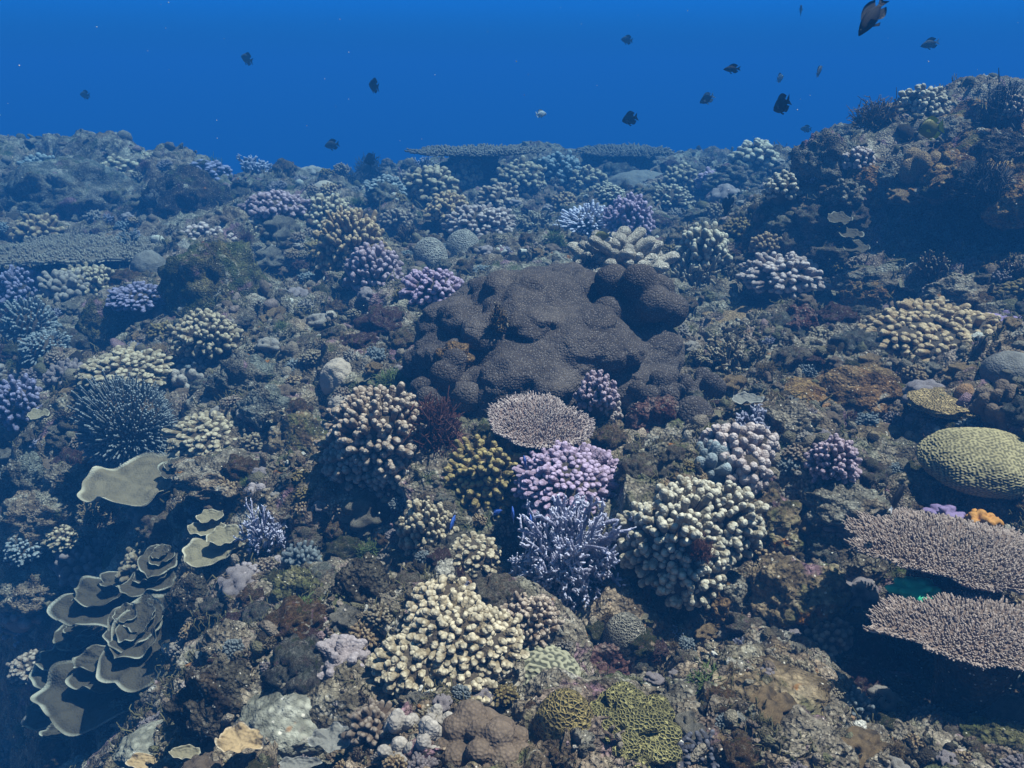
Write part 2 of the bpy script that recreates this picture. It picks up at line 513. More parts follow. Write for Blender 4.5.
def leaf_plate(depth=.8, seed=0, cup=.12, waves=.05, thick=.012, NT=110, NR=24, span=(0, 2 * math.pi)):
    """thin ruffled plate one unit wide, pale at the growing rim, where the lit edge is also coloured in"""
    r = np.random.default_rng(seed + 700)
    th = np.arange(NT) * 2 * math.pi / NT
    ph = r.uniform(0, 6, 6)
    rad = .5 * (1 + .07 * np.sin(2 * th + ph[0]) + .06 * np.sin(3 * th + ph[1]) + .05 * np.sin(5 * th + ph[2]) + .03 * np.sin(9 * th + ph[3]))
    rows = []
    for i in range(NR):
        q = (i + .001) / (NR - 1)
        x, y = rad * q * np.cos(th), rad * q * np.sin(th) * depth
        z = cup * q ** 1.6 + waves * q ** 2 * (np.sin(4 * th + ph[4]) * .6 + np.sin(7 * th + ph[5]) * .5 + np.sin(11 * th + ph[1]) * .25) + .012 * np.sin(q * 21 + ph[0]) * q
        rows.append(np.stack([x, y, z], 1))
    top = np.concatenate(rows)
    top += vnoise(top, 9, .008, seed) * np.array([.3, .3, 1])
    rq = np.repeat(np.linspace(0, 1, NR), NT)
    bot = top - np.stack([0 * rq, 0 * rq, thick * (1 + 2.5 * (1 - rq))], 1)
    k = np.arange(NT); k2 = (k + 1) % NT
    q = np.concatenate([np.stack([i * NT + k, i * NT + k2, (i + 1) * NT + k2, (i + 1) * NT + k], 1)[:, ::-1] for i in range(NR - 1)])
    M = NR * NT
    rim = np.stack([(NR - 1) * NT + k, (NR - 1) * NT + k2, M + (NR - 1) * NT + k2, M + (NR - 1) * NT + k], 1)
    g = Geo()
    g.add(np.concatenate([top, bot]), [q, q[:, ::-1] + M, rim], np.tile(np.clip((rq - .88) / .1, 0, 1) * (.66 + .34 * np.tile(np.sin(3 * th + ph[2]) * .6 + np.sin(8 * th + ph[0]) * .4, NR)), 2))
    return g

def tuft(n=200, height=.6, seed=0, thick=.012, depth=1., kids=2):
    """bushy tuft of thin curling algae"""
    r = np.random.default_rng(seed + 900)
    g = Geo()
    d = dome_dirs(n, 0., .5, r)
    P0 = d * np.array([.15, .15 * depth, .02])
    P1 = d * np.array([.45, .45 * depth, height * .9]) * r.uniform(.5, 1.05, n)[:, None]
    fingers(g, P0, P1, thick, thick * .5, 4, body=(0., .5), caps=(0.,), bend=r.normal(0, .06, P0.shape), flat=.5)
    for k in range(kids):
        s = r.uniform(.4, 1, n)[:, None]
        Q0 = P0 + (P1 - P0) * s
        Q1 = Q0 + unit(r.normal(0, 1, P0.shape) + d * .8) * r.uniform(.08, .2, n)[:, None]
        fingers(g, Q0, Q1, thick * .8, thick * .35, 4, body=(0., .6), caps=(0.,), flat=.5, t0=.5)
    return g

# ------------------------------------------------------------------ linking and naming
TINY = {}
def link(name, mesh, parent=None):
    o = bpy.data.objects.new(name, mesh)
    COL.objects.link(o)
    if parent is not None:
        o.parent = parent
    return o

def tag(o, label, cat, group=None, kind=None):
    o['label'] = label
    o['category'] = cat
    if group: o['group'] = group
    if kind: o['kind'] = kind
    return o

def empty(name, loc, rot=(0, 0, 0)):
    o = bpy.data.objects.new(name, None)
    o.empty_display_size = .02
    COL.objects.link(o)
    o.location = loc
    o.rotation_euler = rot
    return o

LEDGE = []      # a ray tree of the overhanging ledge, once it stands
def hit2(px, py):
    G = hit(px, py)
    o = Vector((0, 0, CAMZ)); d = Vector(ray(px, py).tolist()).normalized()
    best = np.linalg.norm(G - np.array([0, 0, CAMZ]))
    for tree in LEDGE:
        loc, nrm, i_, dist = tree.ray_cast(o, d)
        if loc is not None and dist < best:
            G, best = np.array(loc), dist
    return G

PLACED = []     # (cx, cy, w, h, what to call it)

def fit(parts, cx, cy, w, h, tilt=0., lean=0., rotz=0., sink=.06, lim=(.55, 1.9), k0=.25, Y=None, pull=0.):
    """stand a colony on the reef where the photo shows it; bakes its size, returns place and turn"""
    V = np.concatenate([g.V() for n_, g in parts if n_ not in ('base', 'stalk')])
    V = V[V[:, 2] > -.03 * np.ptp(V[:, 2])] if not parts[0][0] in ('plate',) else V
    if len(V) > 4000:
        V = V[:: len(V) // 4000]
    Rm = np.array(Euler((R_(tilt), R_(lean), 0)).to_matrix() @ Euler((0, 0, R_(rotz))).to_matrix())
    ux, uy = cx, cy + k0 * h
    s, sz = None, 1.0
    for it in range(7):
        G = hit2(ux, uy) if Y is None else at(ux, uy, Y)
        G = np.array([0, 0, CAMZ]) + (G - np.array([0, 0, CAMZ])) * (1 - pull)
        if s is None:
            s = w / FPX * np.linalg.norm(G - np.array([0, 0, CAMZ]))
        S = np.array([s, s, s * sz])
        P = (V * S) @ Rm.T + G - np.array([0, 0, sink * s])
        x, y = project(P)
        x0, x1 = np.percentile(x, (.6, 99.4)); y0, y1 = np.percentile(y, (.6, 99.4))
        wb, hb = x1 - x0, y1 - y0
        if it < 6:
            s *= (w / wb) ** .9
            sz = float(np.clip(sz * (h / hb) ** .7, *lim))
            ux += (cx - (x0 + x1) / 2) * .9
            uy += (cy - (y0 + y1) / 2) * .7
    for n_, g in parts:
        g.set(g.V() * S)
    e = (Matrix(Rm.tolist())).to_euler()
    return G - np.array([0, 0, sink * s]), e, s
# ------------------------------------------------------------------ materials
class NT:
    def __init__(s, name, rough=.85, spec=.15):
        s.m = bpy.data.materials.new(name)
        s.m.use_nodes = True
        s.t = s.m.node_tree
        s.b = s.t.nodes['Principled BSDF']
        s.b.inputs['Roughness'].default_value = rough
        s.b.inputs['Specular IOR Level'].default_value = spec
        s.co = s.t.nodes.new('ShaderNodeTexCoord').outputs['Object']
    def link(s, a, b): s.t.links.new(a, b)
    def attr(s, n):
        q = s.t.nodes.new('ShaderNodeAttribute'); q.attribute_name = n
        return q.outputs['Fac']
    def noise(s, scale, detail=3, rough=.55, dist=0., off=0., fac=True):
        q = s.t.nodes.new('ShaderNodeTexNoise')
        q.inputs['Scale'].default_value = scale; q.inputs['Detail'].default_value = detail
        q.inputs['Roughness'].default_value = rough; q.inputs['Distortion'].default_value = dist
        co = s.co
        if off:
            a = s.t.nodes.new('ShaderNodeVectorMath'); a.inputs[1].default_value = (off, off * .7, -off)
            s.link(co, a.inputs[0]); co = a.outputs[0]
        s.link(co, q.inputs['Vector'])
        return q.outputs['Fac' if fac else 'Color']
    def voro(s, scale, feat='F1', out='Distance', rnd=1.):
        q = s.t.nodes.new('ShaderNodeTexVoronoi'); q.feature = feat
        q.inputs['Scale'].default_value = scale; q.inputs['Randomness'].default_value = rnd
        s.link(s.co, q.inputs['Vector'])
        return q.outputs[out]
    def ramp(s, x, stops, interp='LINEAR'):
        q = s.t.nodes.new('ShaderNodeValToRGB'); q.color_ramp.interpolation = interp
        e = q.color_ramp.elements
        while len(e) > len(stops): e.remove(e[-1])
        while len(e) < len(stops): e.new(1.)
        for k, (p, c) in enumerate(stops):
            e[k].position = p
            e[k].color = (*c, 1) if isinstance(c, tuple) else (c, c, c, 1)
        s.link(x, q.inputs[0])
        return q.outputs[0]
    def mix(s, f, a, b, mode='MIX'):
        q = s.t.nodes.new('ShaderNodeMix'); q.data_type = 'RGBA'; q.blend_type = mode
        for v, i in ((f, 0), (a, 6), (b, 7)):
            if isinstance(v, (int, float)): q.inputs[i].default_value = v if i == 0 else (v, v, v, 1)
            elif isinstance(v, tuple): q.inputs[i].default_value = (*v, 1)
            else: s.link(v, q.inputs[i])
        return q.outputs[2]
    def math(s, op, a, b=0.):
        q = s.t.nodes.new('ShaderNodeMath'); q.operation = op
        for v, i in ((a, 0), (b, 1)):
            if isinstance(v, (int, float)): q.inputs[i].default_value = v
            else: s.link(v, q.inputs[i])
        return q.outputs[0]
    def bump(s, h, strength=.5, dist=.01, prev=None):
        q = s.t.nodes.new('ShaderNodeBump'); q.inputs['Strength'].default_value = strength; q.inputs['Distance'].default_value = dist
        s.link(h, q.inputs['Height'])
        if prev is not None: s.link(prev, q.inputs['Normal'])
        return q.outputs[0]
    def done(s, col, nrm=None):
        if isinstance(col, tuple): s.b.inputs['Base Color'].default_value = (*col, 1)
        else: s.link(col, s.b.inputs['Base Color'])
        if nrm is not None: s.link(nrm, s.b.inputs['Normal'])
        return s.m

MAT = {}
def coral_mat(name, base, tip, t=(.62, 1.), grain=240, bump=.7, var=.4, dead=.45):
    k = NT(name)
    c = k.mix(k.ramp(k.attr('tip'), [(t[0], 0.), (t[1], 1.)]), base, tip)
    n = k.noise(26, 4)
    c = k.mix(var, c, k.ramp(n, [(.3, .35), (.5, .8), (.72, 1.)]), 'MULTIPLY')
    c = k.mix(.35, c, k.ramp(k.attr('rnd'), [(0., .5), (.5, .85), (1., 1.)]), 'MULTIPLY')
    dp = k.noise(19, 5, .65, .4, 5.3)
    c = k.mix(k.ramp(dp, [(.55, 0.), (.72, dead)]), c, (.15, .125, .08))
    v = k.voro(grain)
    c = k.mix(.5, c, k.ramp(v, [(.15, 1.), (.6, .5)]), 'MULTIPLY')
    MAT[name] = k.done(c, k.bump(v, bump, .0025, k.bump(n, .25, .006)))

#            base (dead and older skeleton)   growing tips
coral_mat('cream', (.20, .15, .085), (.60, .51, .35))
coral_mat('yellow_cream', (.24, .18, .10), (.68, .58, .40))
coral_mat('beige', (.20, .135, .09), (.58, .47, .36))
coral_mat('white_cream', (.22, .175, .11), (.70, .64, .49))
coral_mat('tan', (.25, .16, .08), (.66, .50, .30))
coral_mat('olive', (.16, .11, .04), (.46, .36, .15))
coral_mat('lilac', (.27, .18, .24), (.62, .47, .62))
coral_mat('pink_white', (.24, .175, .155), (.68, .57, .52))
coral_mat('pink_lilac', (.26, .18, .20), (.56, .43, .48))
coral_mat('violet', (.15, .14, .21), (.36, .34, .49))
coral_mat('blue', (.30, .29, .40), (.80, .79, .94), t=(.25, .9))
coral_mat('grey_blue', (.12, .135, .14), (.38, .43, .43), t=(.5, 1.))
coral_mat('rose_table', (.24, .165, .14), (.72, .60, .54), t=(.25, .95), var=.2)
coral_mat('brown_table', (.18, .125, .095), (.53, .42, .35), t=(.35, 1.), var=.2)
coral_mat('far_table', (.16, .135, .10), (.36, .33, .26))
coral_mat('grey_knob', (.22, .19, .16), (.46, .41, .35), t=(.1, 1.))
coral_mat('mauve_knob', (.21, .17, .17), (.40, .34, .335), t=(.1, 1.))
coral_mat('dark_finger', (.10, .07, .05), (.60, .52, .36), t=(.8, 1.))
coral_mat('slate_finger', (.05, .05, .06), (.16, .16, .19), t=(.5, 1.))

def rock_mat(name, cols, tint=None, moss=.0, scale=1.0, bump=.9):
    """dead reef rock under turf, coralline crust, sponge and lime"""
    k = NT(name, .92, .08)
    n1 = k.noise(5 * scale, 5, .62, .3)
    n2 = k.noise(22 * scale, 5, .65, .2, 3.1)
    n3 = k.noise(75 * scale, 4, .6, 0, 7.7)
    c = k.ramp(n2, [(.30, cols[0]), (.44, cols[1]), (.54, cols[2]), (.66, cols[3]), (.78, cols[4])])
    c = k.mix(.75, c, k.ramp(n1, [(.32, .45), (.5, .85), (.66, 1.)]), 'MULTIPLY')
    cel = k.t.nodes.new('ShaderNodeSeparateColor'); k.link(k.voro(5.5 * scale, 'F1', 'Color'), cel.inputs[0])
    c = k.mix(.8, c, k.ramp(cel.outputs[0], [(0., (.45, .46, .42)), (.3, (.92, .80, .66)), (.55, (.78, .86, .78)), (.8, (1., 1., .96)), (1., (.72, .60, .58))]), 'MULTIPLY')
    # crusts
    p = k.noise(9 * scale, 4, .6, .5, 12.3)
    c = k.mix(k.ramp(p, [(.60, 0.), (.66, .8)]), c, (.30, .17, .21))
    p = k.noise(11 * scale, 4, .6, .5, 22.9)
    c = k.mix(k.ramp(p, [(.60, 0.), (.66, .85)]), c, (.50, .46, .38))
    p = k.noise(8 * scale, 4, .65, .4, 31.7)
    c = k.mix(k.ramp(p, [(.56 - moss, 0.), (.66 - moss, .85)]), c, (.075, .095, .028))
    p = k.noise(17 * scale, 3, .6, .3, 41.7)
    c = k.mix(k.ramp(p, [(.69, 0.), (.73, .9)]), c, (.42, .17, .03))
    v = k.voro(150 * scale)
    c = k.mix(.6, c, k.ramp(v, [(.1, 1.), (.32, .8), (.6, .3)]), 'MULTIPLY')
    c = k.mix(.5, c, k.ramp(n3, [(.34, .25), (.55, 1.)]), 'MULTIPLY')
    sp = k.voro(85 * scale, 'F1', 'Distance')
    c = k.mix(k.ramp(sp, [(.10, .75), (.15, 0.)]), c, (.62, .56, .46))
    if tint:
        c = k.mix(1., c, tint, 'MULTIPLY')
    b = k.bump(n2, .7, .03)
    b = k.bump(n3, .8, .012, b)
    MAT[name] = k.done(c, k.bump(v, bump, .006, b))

G0 = ((.075, .06, .044), (.235, .19, .14), (.41, .34, .26), (.58, .505, .41), (.76, .70, .61))
rock_mat('reef', G0)
rock_mat('reef_brown', ((.055, .034, .018), (.17, .105, .05), (.31, .19, .095), (.44, .29, .15), (.60, .47, .31)))
rock_mat('reef_ochre', ((.08, .045, .02), (.24, .14, .06), (.42, .26, .11), (.58, .40, .20), (.72, .58, .38)))
rock_mat('reef_warm', ((.06, .042, .026), (.19, .135, .08), (.35, .255, .155), (.50, .39, .26), (.70, .60, .46)), scale=.7)
rock_mat('silted', ((.14, .135, .11), (.26, .25, .20), (.38, .36, .295), (.48, .455, .385), (.60, .57, .5)), scale=.6, bump=.4)
rock_mat('reef_olive', ((.05, .045, .022), (.12, .115, .05), (.22, .195, .09), (.32, .28, .16), (.5, .45, .32)), moss=.08)
rock_mat('reef_pale', ((.07, .06, .05), (.20, .17, .13), (.33, .29, .23), (.46, .42, .35), (.62, .58, .5)))
rock_mat('reef_red', ((.05, .02, .015), (.13, .058, .05), (.22, .12, .105), (.36, .27, .235), (.56, .49, .44)))
rock_mat('reef_grey', ((.07, .068, .06), (.17, .165, .145), (.28, .27, .23), (.38, .365, .32), (.54, .52, .46)))
rock_mat('reef_dark', ((.02, .018, .016), (.055, .047, .038), (.11, .092, .07), (.18, .15, .115), (.32, .28, .22)))  # dark rock; also puts the shade of hollows and gully wall into colour

def rubble_mat():
    k = NT('rubble', .9, .1)
    c = k.ramp(k.attr('rnd'), [(0., (.04, .033, .022)), (.16, (.12, .098, .062)), (.30, (.21, .175, .125)), (.44, (.14, .135, .07)), (.54, (.33, .28, .21)),
                               (.66, (.17, .12, .085)), (.76, (.36, .30, .22)), (.84, (.30, .19, .21)), (.90, (.50, .45, .36)), (.96, (.34, .16, .05)), (1., (.72, .68, .58))])
    n = k.noise(90, 4, .65)
    c = k.mix(.8, c, k.ramp(n, [(.3, .25), (.5, .8), (.7, 1.)]), 'MULTIPLY')
    v = k.voro(330)
    c = k.mix(.5, c, k.ramp(v, [(.1, 1.), (.6, .4)]), 'MULTIPLY')
    MAT['rubble'] = k.done(c, k.bump(v, .7, .004, k.bump(n, .7, .008)))
rubble_mat()

def algae_mat(name, a, b):
    k = NT(name, .75, .2)
    c = k.mix(k.attr('tip'), a, b)
    c = k.mix(.6, c, k.ramp(k.attr('rnd'), [(0., .4), (1., 1.)]), 'MULTIPLY')
    MAT[name] = k.done(c)
algae_mat('turf', (.05, .045, .02), (.19, .165, .075))
algae_mat('red_algae', (.035, .014, .010), (.11, .044, .030))
algae_mat('green_algae', (.045, .065, .018), (.12, .165, .045))
algae_mat('navy_algae', (.02, .022, .026), (.055, .06, .065))
algae_mat('brown_algae', (.05, .032, .014), (.19, .13, .055))

def polyp_mat():
    k = NT('polyp_skin', .9, .1)
    n = k.noise(7, 4)
    c = k.ramp(n, [(.3, (.032, .026, .023)), (.55, (.058, .047, .041)), (.75, (.095, .078, .066))])
    v = k.voro(190, rnd=.85)
    c = k.mix(k.ramp(v, [(.16, .8), (.36, 0.)]), c, (.22, .19, .17))
    MAT['polyp_skin'] = k.done(c, k.bump(v, .8, .004, k.bump(n, .3, .02)))
polyp_mat()

def brain_mat(name, groove, ridge):
    k = NT(name, .85, .12)
    c = k.mix(k.ramp(k.attr('tip'), [(.15, 0.), (.8, 1.)]), groove, ridge)
    n = k.noise(14, 4)
    c = k.mix(.6, c, k.ramp(n, [(.3, .45), (.6, 1.)]), 'MULTIPLY')
    n2 = k.noise(240, 3)
    MAT[name] = k.done(c, k.bump(n2, .5, .002))
brain_mat('brain', (.135, .115, .06), (.34, .285, .15))
brain_mat('brain_fine', (.08, .08, .055), (.32, .30, .20))
coral_mat('coral_base', (.085, .066, .045), (.12, .095, .065))  # dead skeleton brown, kept dark so gaps between fingers look shaded

def cell_mat(name, hole, wall, scale=110):
    k = NT(name, .85, .12)
    v = k.voro(scale, 'DISTANCE_TO_EDGE', rnd=.9)
    n = k.noise(10, 4)
    c = k.mix(k.ramp(v, [(.10, 1.), (.28, 0.)]), hole, wall)
    c = k.mix(.55, c, k.ramp(n, [(.35, .45), (.62, 1.)]), 'MULTIPLY')
    MAT[name] = k.done(c, k.bump(k.ramp(v, [(.0, 1.), (.3, 0.)]), 1., .006))
cell_mat('honeycomb', (.05, .04, .02), (.36, .28, .11), 200)
cell_mat('honeycomb_green', (.035, .035, .015), (.36, .32, .13), 220)
cell_mat('honeycomb_grey', (.09, .08, .06), (.40, .36, .28), 240)
cell_mat('encrust_tan', (.13, .09, .04), (.50, .36, .17), 170)
cell_mat('massive_tan', (.24, .16, .08), (.46, .32, .17), 170)
coral_mat('massive_brown', (.10, .07, .045), (.23, .17, .12), t=(.3, 1.), var=.7)
coral_mat('boulder_grey', (.17, .16, .14), (.32, .30, .265), t=(.3, 1.), var=.7)
cell_mat('netted_far', (.17, .155, .125), (.42, .39, .33), 110)
cell_mat('leather', (.38, .31, .23), (.72, .64, .52), 170)

def plate_mat(name, face, rim, t=(.2, .8)):  # pale rim colour is new growth plus the lit plate edge
    k = NT(name, .85, .12)
    c = k.mix(k.ramp(k.attr('tip'), [(t[0], 0.), (t[1], 1.)]), face, rim)
    n = k.noise(30, 4); v = k.voro(210)
    c = k.mix(.45, c, k.ramp(n, [(.3, .45), (.6, 1.)]), 'MULTIPLY')
    MAT[name] = k.done(c, k.bump(v, .5, .003, k.bump(n, .35, .01)))
plate_mat('plate_brown', (.06, .052, .036), (.38, .37, .29), t=(.25, .9))  # brown face darkened and rim dimmed for the shade over the slope
plate_mat('plate_cream', (.19, .165, .105), (.50, .46, .34))
plate_mat('plate_mid', (.15, .125, .08), (.52, .48, .36), t=(.2, .9))
plate_mat('plate_tan', (.33, .235, .125), (.56, .46, .32))
plate_mat('plate_grey', (.17, .165, .145), (.36, .35, .31))
plate_mat('smooth_grey', (.34, .28, .22), (.40, .33, .26))

def plain(name, col, rough=.7, spec=.2, grain=60, amt=.4):
    k = NT(name, rough, spec)
    n = k.noise(grain, 3)
    c = k.mix(amt, col, k.ramp(n, [(.3, .4), (.65, 1.)]), 'MULTIPLY')
    MAT[name] = k.done(c, k.bump(n, .4, .006))
plain('sponge_yellow', (.62, .40, .05))
plain('sponge_orange', (.46, .21, .045))
plain('sponge_purple', (.21, .15, .27))
plain('sponge_green', (.05, .50, .27))
plain('pale_lime', (.62, .60, .54))
plain('sand', (.42, .38, .30), .95, .05, 40)
plain('fish_dark', (.008, .010, .016), .6, .15, 90)
plain('fish_fin', (.010, .012, .018), .5, .3, 90)
plain('fish_grey', (.04, .05, .06), .6, .2, 90)
plain('fish_pale', (.42, .44, .42), .45, .4, 90)
plain('fish_yellow', (.62, .52, .04), .45, .4, 90, .2)
plain('fish_yellow_dark', (.22, .20, .05), .45, .4, 90, .3)
plain('fish_olive', (.24, .22, .03), .45, .4, 90)
plain('fish_green', (.05, .28, .22), .45, .4, 90)
plain('fish_blue', (.03, .10, .42), .4, .5, 90)
plain('fish_tail_white', (.6, .62, .62), .5, .3, 90, .2)
plain('eye_black', (.006, .006, .006), .2, .5)
# ------------------------------------------------------------------ the setting: reef bed
def build_ground():
    # finer rows and columns where the eye can see, coarser to the sides and far away
    a = np.concatenate([np.linspace(-1.45, -.8, 40)[:-1], np.linspace(-.8, .8, 760), np.linspace(.8, 1.45, 40)[1:]])
    b = np.concatenate([np.linspace(math.log(.3), math.log(.7), 40)[:-1], np.linspace(math.log(.7), math.log(9.5), 760), np.linspace(math.log(9.5), math.log(105.), 60)[1:]])
    A, B = np.meshgrid(a, b, indexing='ij')
    Y = np.exp(B).ravel()
    X = A.ravel() * Y
    Z = H(X, Y)
    P = np.stack([X, Y, Z], 1)
    near = np.clip(1.6 - Y / 9., 0.15, 1)[:, None]
    q = P.copy()
    P = P + vnoise(q, 9, .030, 61, 2) * near * np.array([1, 1, .6])
    P = P + vnoise(q, 26, .012, 71, 2) * near
    cr = (0.3 - np.abs(fbm(q * 48, 2, 81))) * .012
    P[:, 2] += cr * near[:, 0]
    na, nb = len(a), len(b)
    i, j = np.meshgrid(np.arange(na - 1), np.arange(nb - 1), indexing='ij')
    k = (i * nb + j).ravel()
    g = Geo()
    g.add(P, np.stack([k, k + nb, k + nb + 1, k + 1], 1))
    o = link('reef_ground', g.mesh('reef_ground', MAT['reef']))
    tag(o, 'uneven reef bed of dead coral rock under turf and crusts', 'reef ground', kind='structure')
build_ground()

def haze():
    m = bpy.data.materials.new('sea_water_haze')
    m.use_nodes = True
    t = m.node_tree
    t.nodes.clear()
    out = t.nodes.new('ShaderNodeOutputMaterial')
    v = t.nodes.new('ShaderNodeVolumePrincipled')
    v.inputs['Color'].default_value = (*HAZE_COLOR, 1)
    v.inputs['Absorption Color'].default_value = (*HAZE_CLEAR, 1)
    v.inputs['Density'].default_value = HAZE_DENSITY
    v.inputs['Anisotropy'].default_value = 0.0
    t.links.new(v.outputs[0], out.inputs['Volume'])
    lo, hi = np.array([-175., -6., -9.5]), np.array([175., 120., 1.55])
    c = np.array([[x, y, z] for x in (lo[0], hi[0]) for y in (lo[1], hi[1]) for z in (lo[2], hi[2])])
    f = np.array([[0, 1, 3, 2], [4, 6, 7, 5], [0, 4, 5, 1], [2, 3, 7, 6], [0, 2, 6, 4], [1, 5, 7, 3]])
    g = Geo(); g.add(c, f)
    o = link('haze', g.mesh('haze', m, False))
    tag(o, 'blue sea water that veils the farther reef', 'sea water', kind='stuff')
haze()
# ------------------------------------------------------------------ builders that stand a thing on the reef
def down(py):
    return PITCH - math.atan((384.0 - py) / FPX)

def stand(name, parts, mats, box, label, cat, group=None, short=None, single=False, **kw):
    cx, cy, w, h = box
    loc, rot, s = fit(parts, cx, cy, w, h, **kw)
    if len(parts) == 1 or single:
        o = link(name, parts[0][1].mesh(name, mats[0]))
        o.location, o.rotation_euler = loc, rot
    else:
        o = empty(name, loc, rot)
        for (pn_, g), m in zip(parts, mats):
            link(pn_, g.mesh(pn_, m), o)
    tag(o, label, cat, group)
    PLACED.append((cx, cy, w, h, short))
    return o

_sd = [0]
def sd():
    _sd[0] += 1
    return _sd[0]

def F(cx, cy, w, h, mat, label, n=150, knobs=2, short=None, thick=1.0, depth=.9, tilt=None, lean=0, height=.5, base=None, inner=.70, subs=None, lump=.2, **kw):
    """finger coral"""
    far = w < 62
    sg = 6 if far else 8
    if w < 72 and cy < 420:
        n = int(n * 1.7)
    elif w >= 72 or cy >= 420:
        n = int(n * 1.6)
        knobs = min(knobs, 1)
    thick = thick * 1.1
    if subs:
        parts = finger_patch(subs, n, sd(), depth=depth, height=height, knobs=knobs, thick=thick, inner=inner, seg=sg)
    else:
        parts = finger_dome(n, depth, height, knobs, thick, sd(), inner=inner, seg=sg, lump=lump)
    if tilt is None:
        tilt = 14 if cy > 330 else 5
    return stand('finger_coral', parts, [MAT[mat], MAT[base or 'coral_base']], (cx, cy, w, h), label, 'finger coral', 'finger corals growing over the reef', short, tilt=tilt, lean=lean, sink=kw.pop('sink', -.05), pull=kw.pop('pull', 0. if kw.get('Y') else .015), **kw)

def T(cx, cy, w, h, mat, label, n=700, spike=.045, short=None, tilt=8, lean=0, lift=.16, bowl=.05, notch=None, rotz=0, prof=1., fall=0., dep=None, rag=1., **kw):
    """table coral"""
    dep = dep or float(np.clip((h / w - spike * .7 - bowl * .5) / math.sin(max(.05, down(cy) + R_(tilt))), .3, 1.4))
    parts = table(n, dep, None, lift, spike, .012, sd(), bowl, notch, prof, fall=fall, rag=rag)
    return stand('table_coral', parts, [MAT[mat], MAT[mat], MAT['reef_dark']], (cx, cy, w, h), label, 'table coral', 'table corals', short, tilt=tilt, lean=lean, rotz=rotz, lim=(.8, 1.25), k0=.1, **kw)

def S(cx, cy, w, h, mat, label, n=40, lev=3, thick=.018, short=None, tilt=8, depth=.9, height=.55, kids=(3, 2), **kw):
    """branching coral"""
    parts = staghorn(n, height, 1.0, lev, thick, sd(), kids, depth)
    return stand('branching_coral', parts, [MAT[mat], MAT['reef_dark']], (cx, cy, w, h), label, 'branching coral', 'branching corals', short, tilt=tilt, **kw)

def K(cx, cy, w, h, mat, label, S=(.5, .42, .34), amp=.35, fine=.10, fr=1.6, short=None, name='encrusted_rock', cat='reef rock', group='encrusted rocks of the reef', sub=5, **kw):
    """rock, hummock"""
    return stand(name, [('rock', rock(sd(), S, sub, amp, fr, fine))], [MAT[mat]], (cx, cy, w, h), label, cat, group, short, sink=kw.pop('sink', .1), **kw)

def D(cx, cy, w, h, mat, label, name='brain_coral', cat='brain coral', group='boulder corals', S=(.5, .45, .36), short=None, lumps=0, rr=(.16, .24), sub=5, rough=.03, fr=3., **kw):
    """smooth or knobbed boulder coral"""
    sd_ = sd()
    r = r0 = np.random.default_rng(sd_)
    sub = 7 if mat.startswith('brain') else sub
    if lumps:
        d = dome_dirs(lumps, -.1, .35, r)
        lob = [(*(q * r.uniform(.66, .9)), r.uniform(*rr) * .92) for q in d]
        g = lobed(lob, np.array(S), .58, sub, 40, sd_, rough, fr)
    else:
        v, f = ico(sub)
        g = Geo()
        g.add(v * (1 + rough * fbm(v * fr * .6, 3, sd_))[:, None] * np.array(S), f, .6)
    if mat.startswith('brain'):
        wid = w / FPX * np.linalg.norm(hit2(cx, cy) - np.array([0, 0, CAMZ]))
        kk = 2 * math.pi / (.0088 / wid)
        v = g.V()
        f_ = np.zeros(len(v))
        for dd in unit(r0.normal(0, 1, (14, 3))):
            f_ += np.cos(v @ dd * kk + r0.uniform(0, 6.28))
        t_ = 1 / (1 + np.exp(-f_ * 1.1))
        g.set(v * (1 + (t_ - .5)[:, None] * .0035 / wid / .42))
        g.tip = [t_]
    return stand(name, [('colony', g)], [MAT[mat]], (cx, cy, w, h), label, cat, group, short, sink=kw.pop('sink', .08), **kw)

def P(cx, cy, w, h, mat, label, tilt=10, lean=0, rotz=0, cup=.1, waves=.055, short=None, Y=None, thick=.012, tiers=None, **kw):
    """thin plate coral"""
    tiers = (mat == 'plate_brown') if tiers is None else tiers
    if tiers and cy > 500:
        w, h = w * 1.25, h * 1.25
    dep = float(np.clip((h / w - cup * .3) / math.sin(max(.08, down(cy) + R_(tilt))), .3, 1.3))
    g = leaf_plate(dep, sd(), cup, waves, thick)
    if tiers and w > 30:
        r = np.random.default_rng(_sd[0])
        for k in range(2):
            q = leaf_plate(dep, sd(), cup * 1.6, waves * 1.4, thick)
            q.V()
            g.add(q.v[0] * (.62 - .2 * k) + np.array([r.uniform(-.14, .14), .12 + .08 * k, .07 + .07 * k]), [np.concatenate(z) for z in (q.f3, q.f4) if z], q.tip[0])
    return stand('plate_coral', [('plate', g)], [MAT[mat]], (cx, cy, w, h), label, 'plate coral', 'plate corals', short,
                 tilt=tilt, lean=lean, rotz=0, lim=(.9, 1.1), k0=.0, sink=kw.pop('sink', -.04), Y=Y, pull=kw.pop('pull', .0 if Y else .05), **kw)

def A(cx, cy, w, h, mat, label, n=160, thick=.014, short=None, name='algae_tuft', cat='seaweed tuft', **kw):
    return stand(name, [('tuft', tuft(n, .6, sd(), thick))], [MAT[mat]], (cx, cy, w, h), label, cat, 'seaweed tufts', short, **kw)

def B(cx, cy, w, h, mat, label, short=None, lumps=14, cat='sponge', name='sponge', **kw):
    """lumpy sponge"""
    return D(cx, cy, w, h, mat, label, name, cat, 'encrusting sponges', (.5, .45, .3), short, lumps, (.2, .34), 4, .06, 5., **kw)

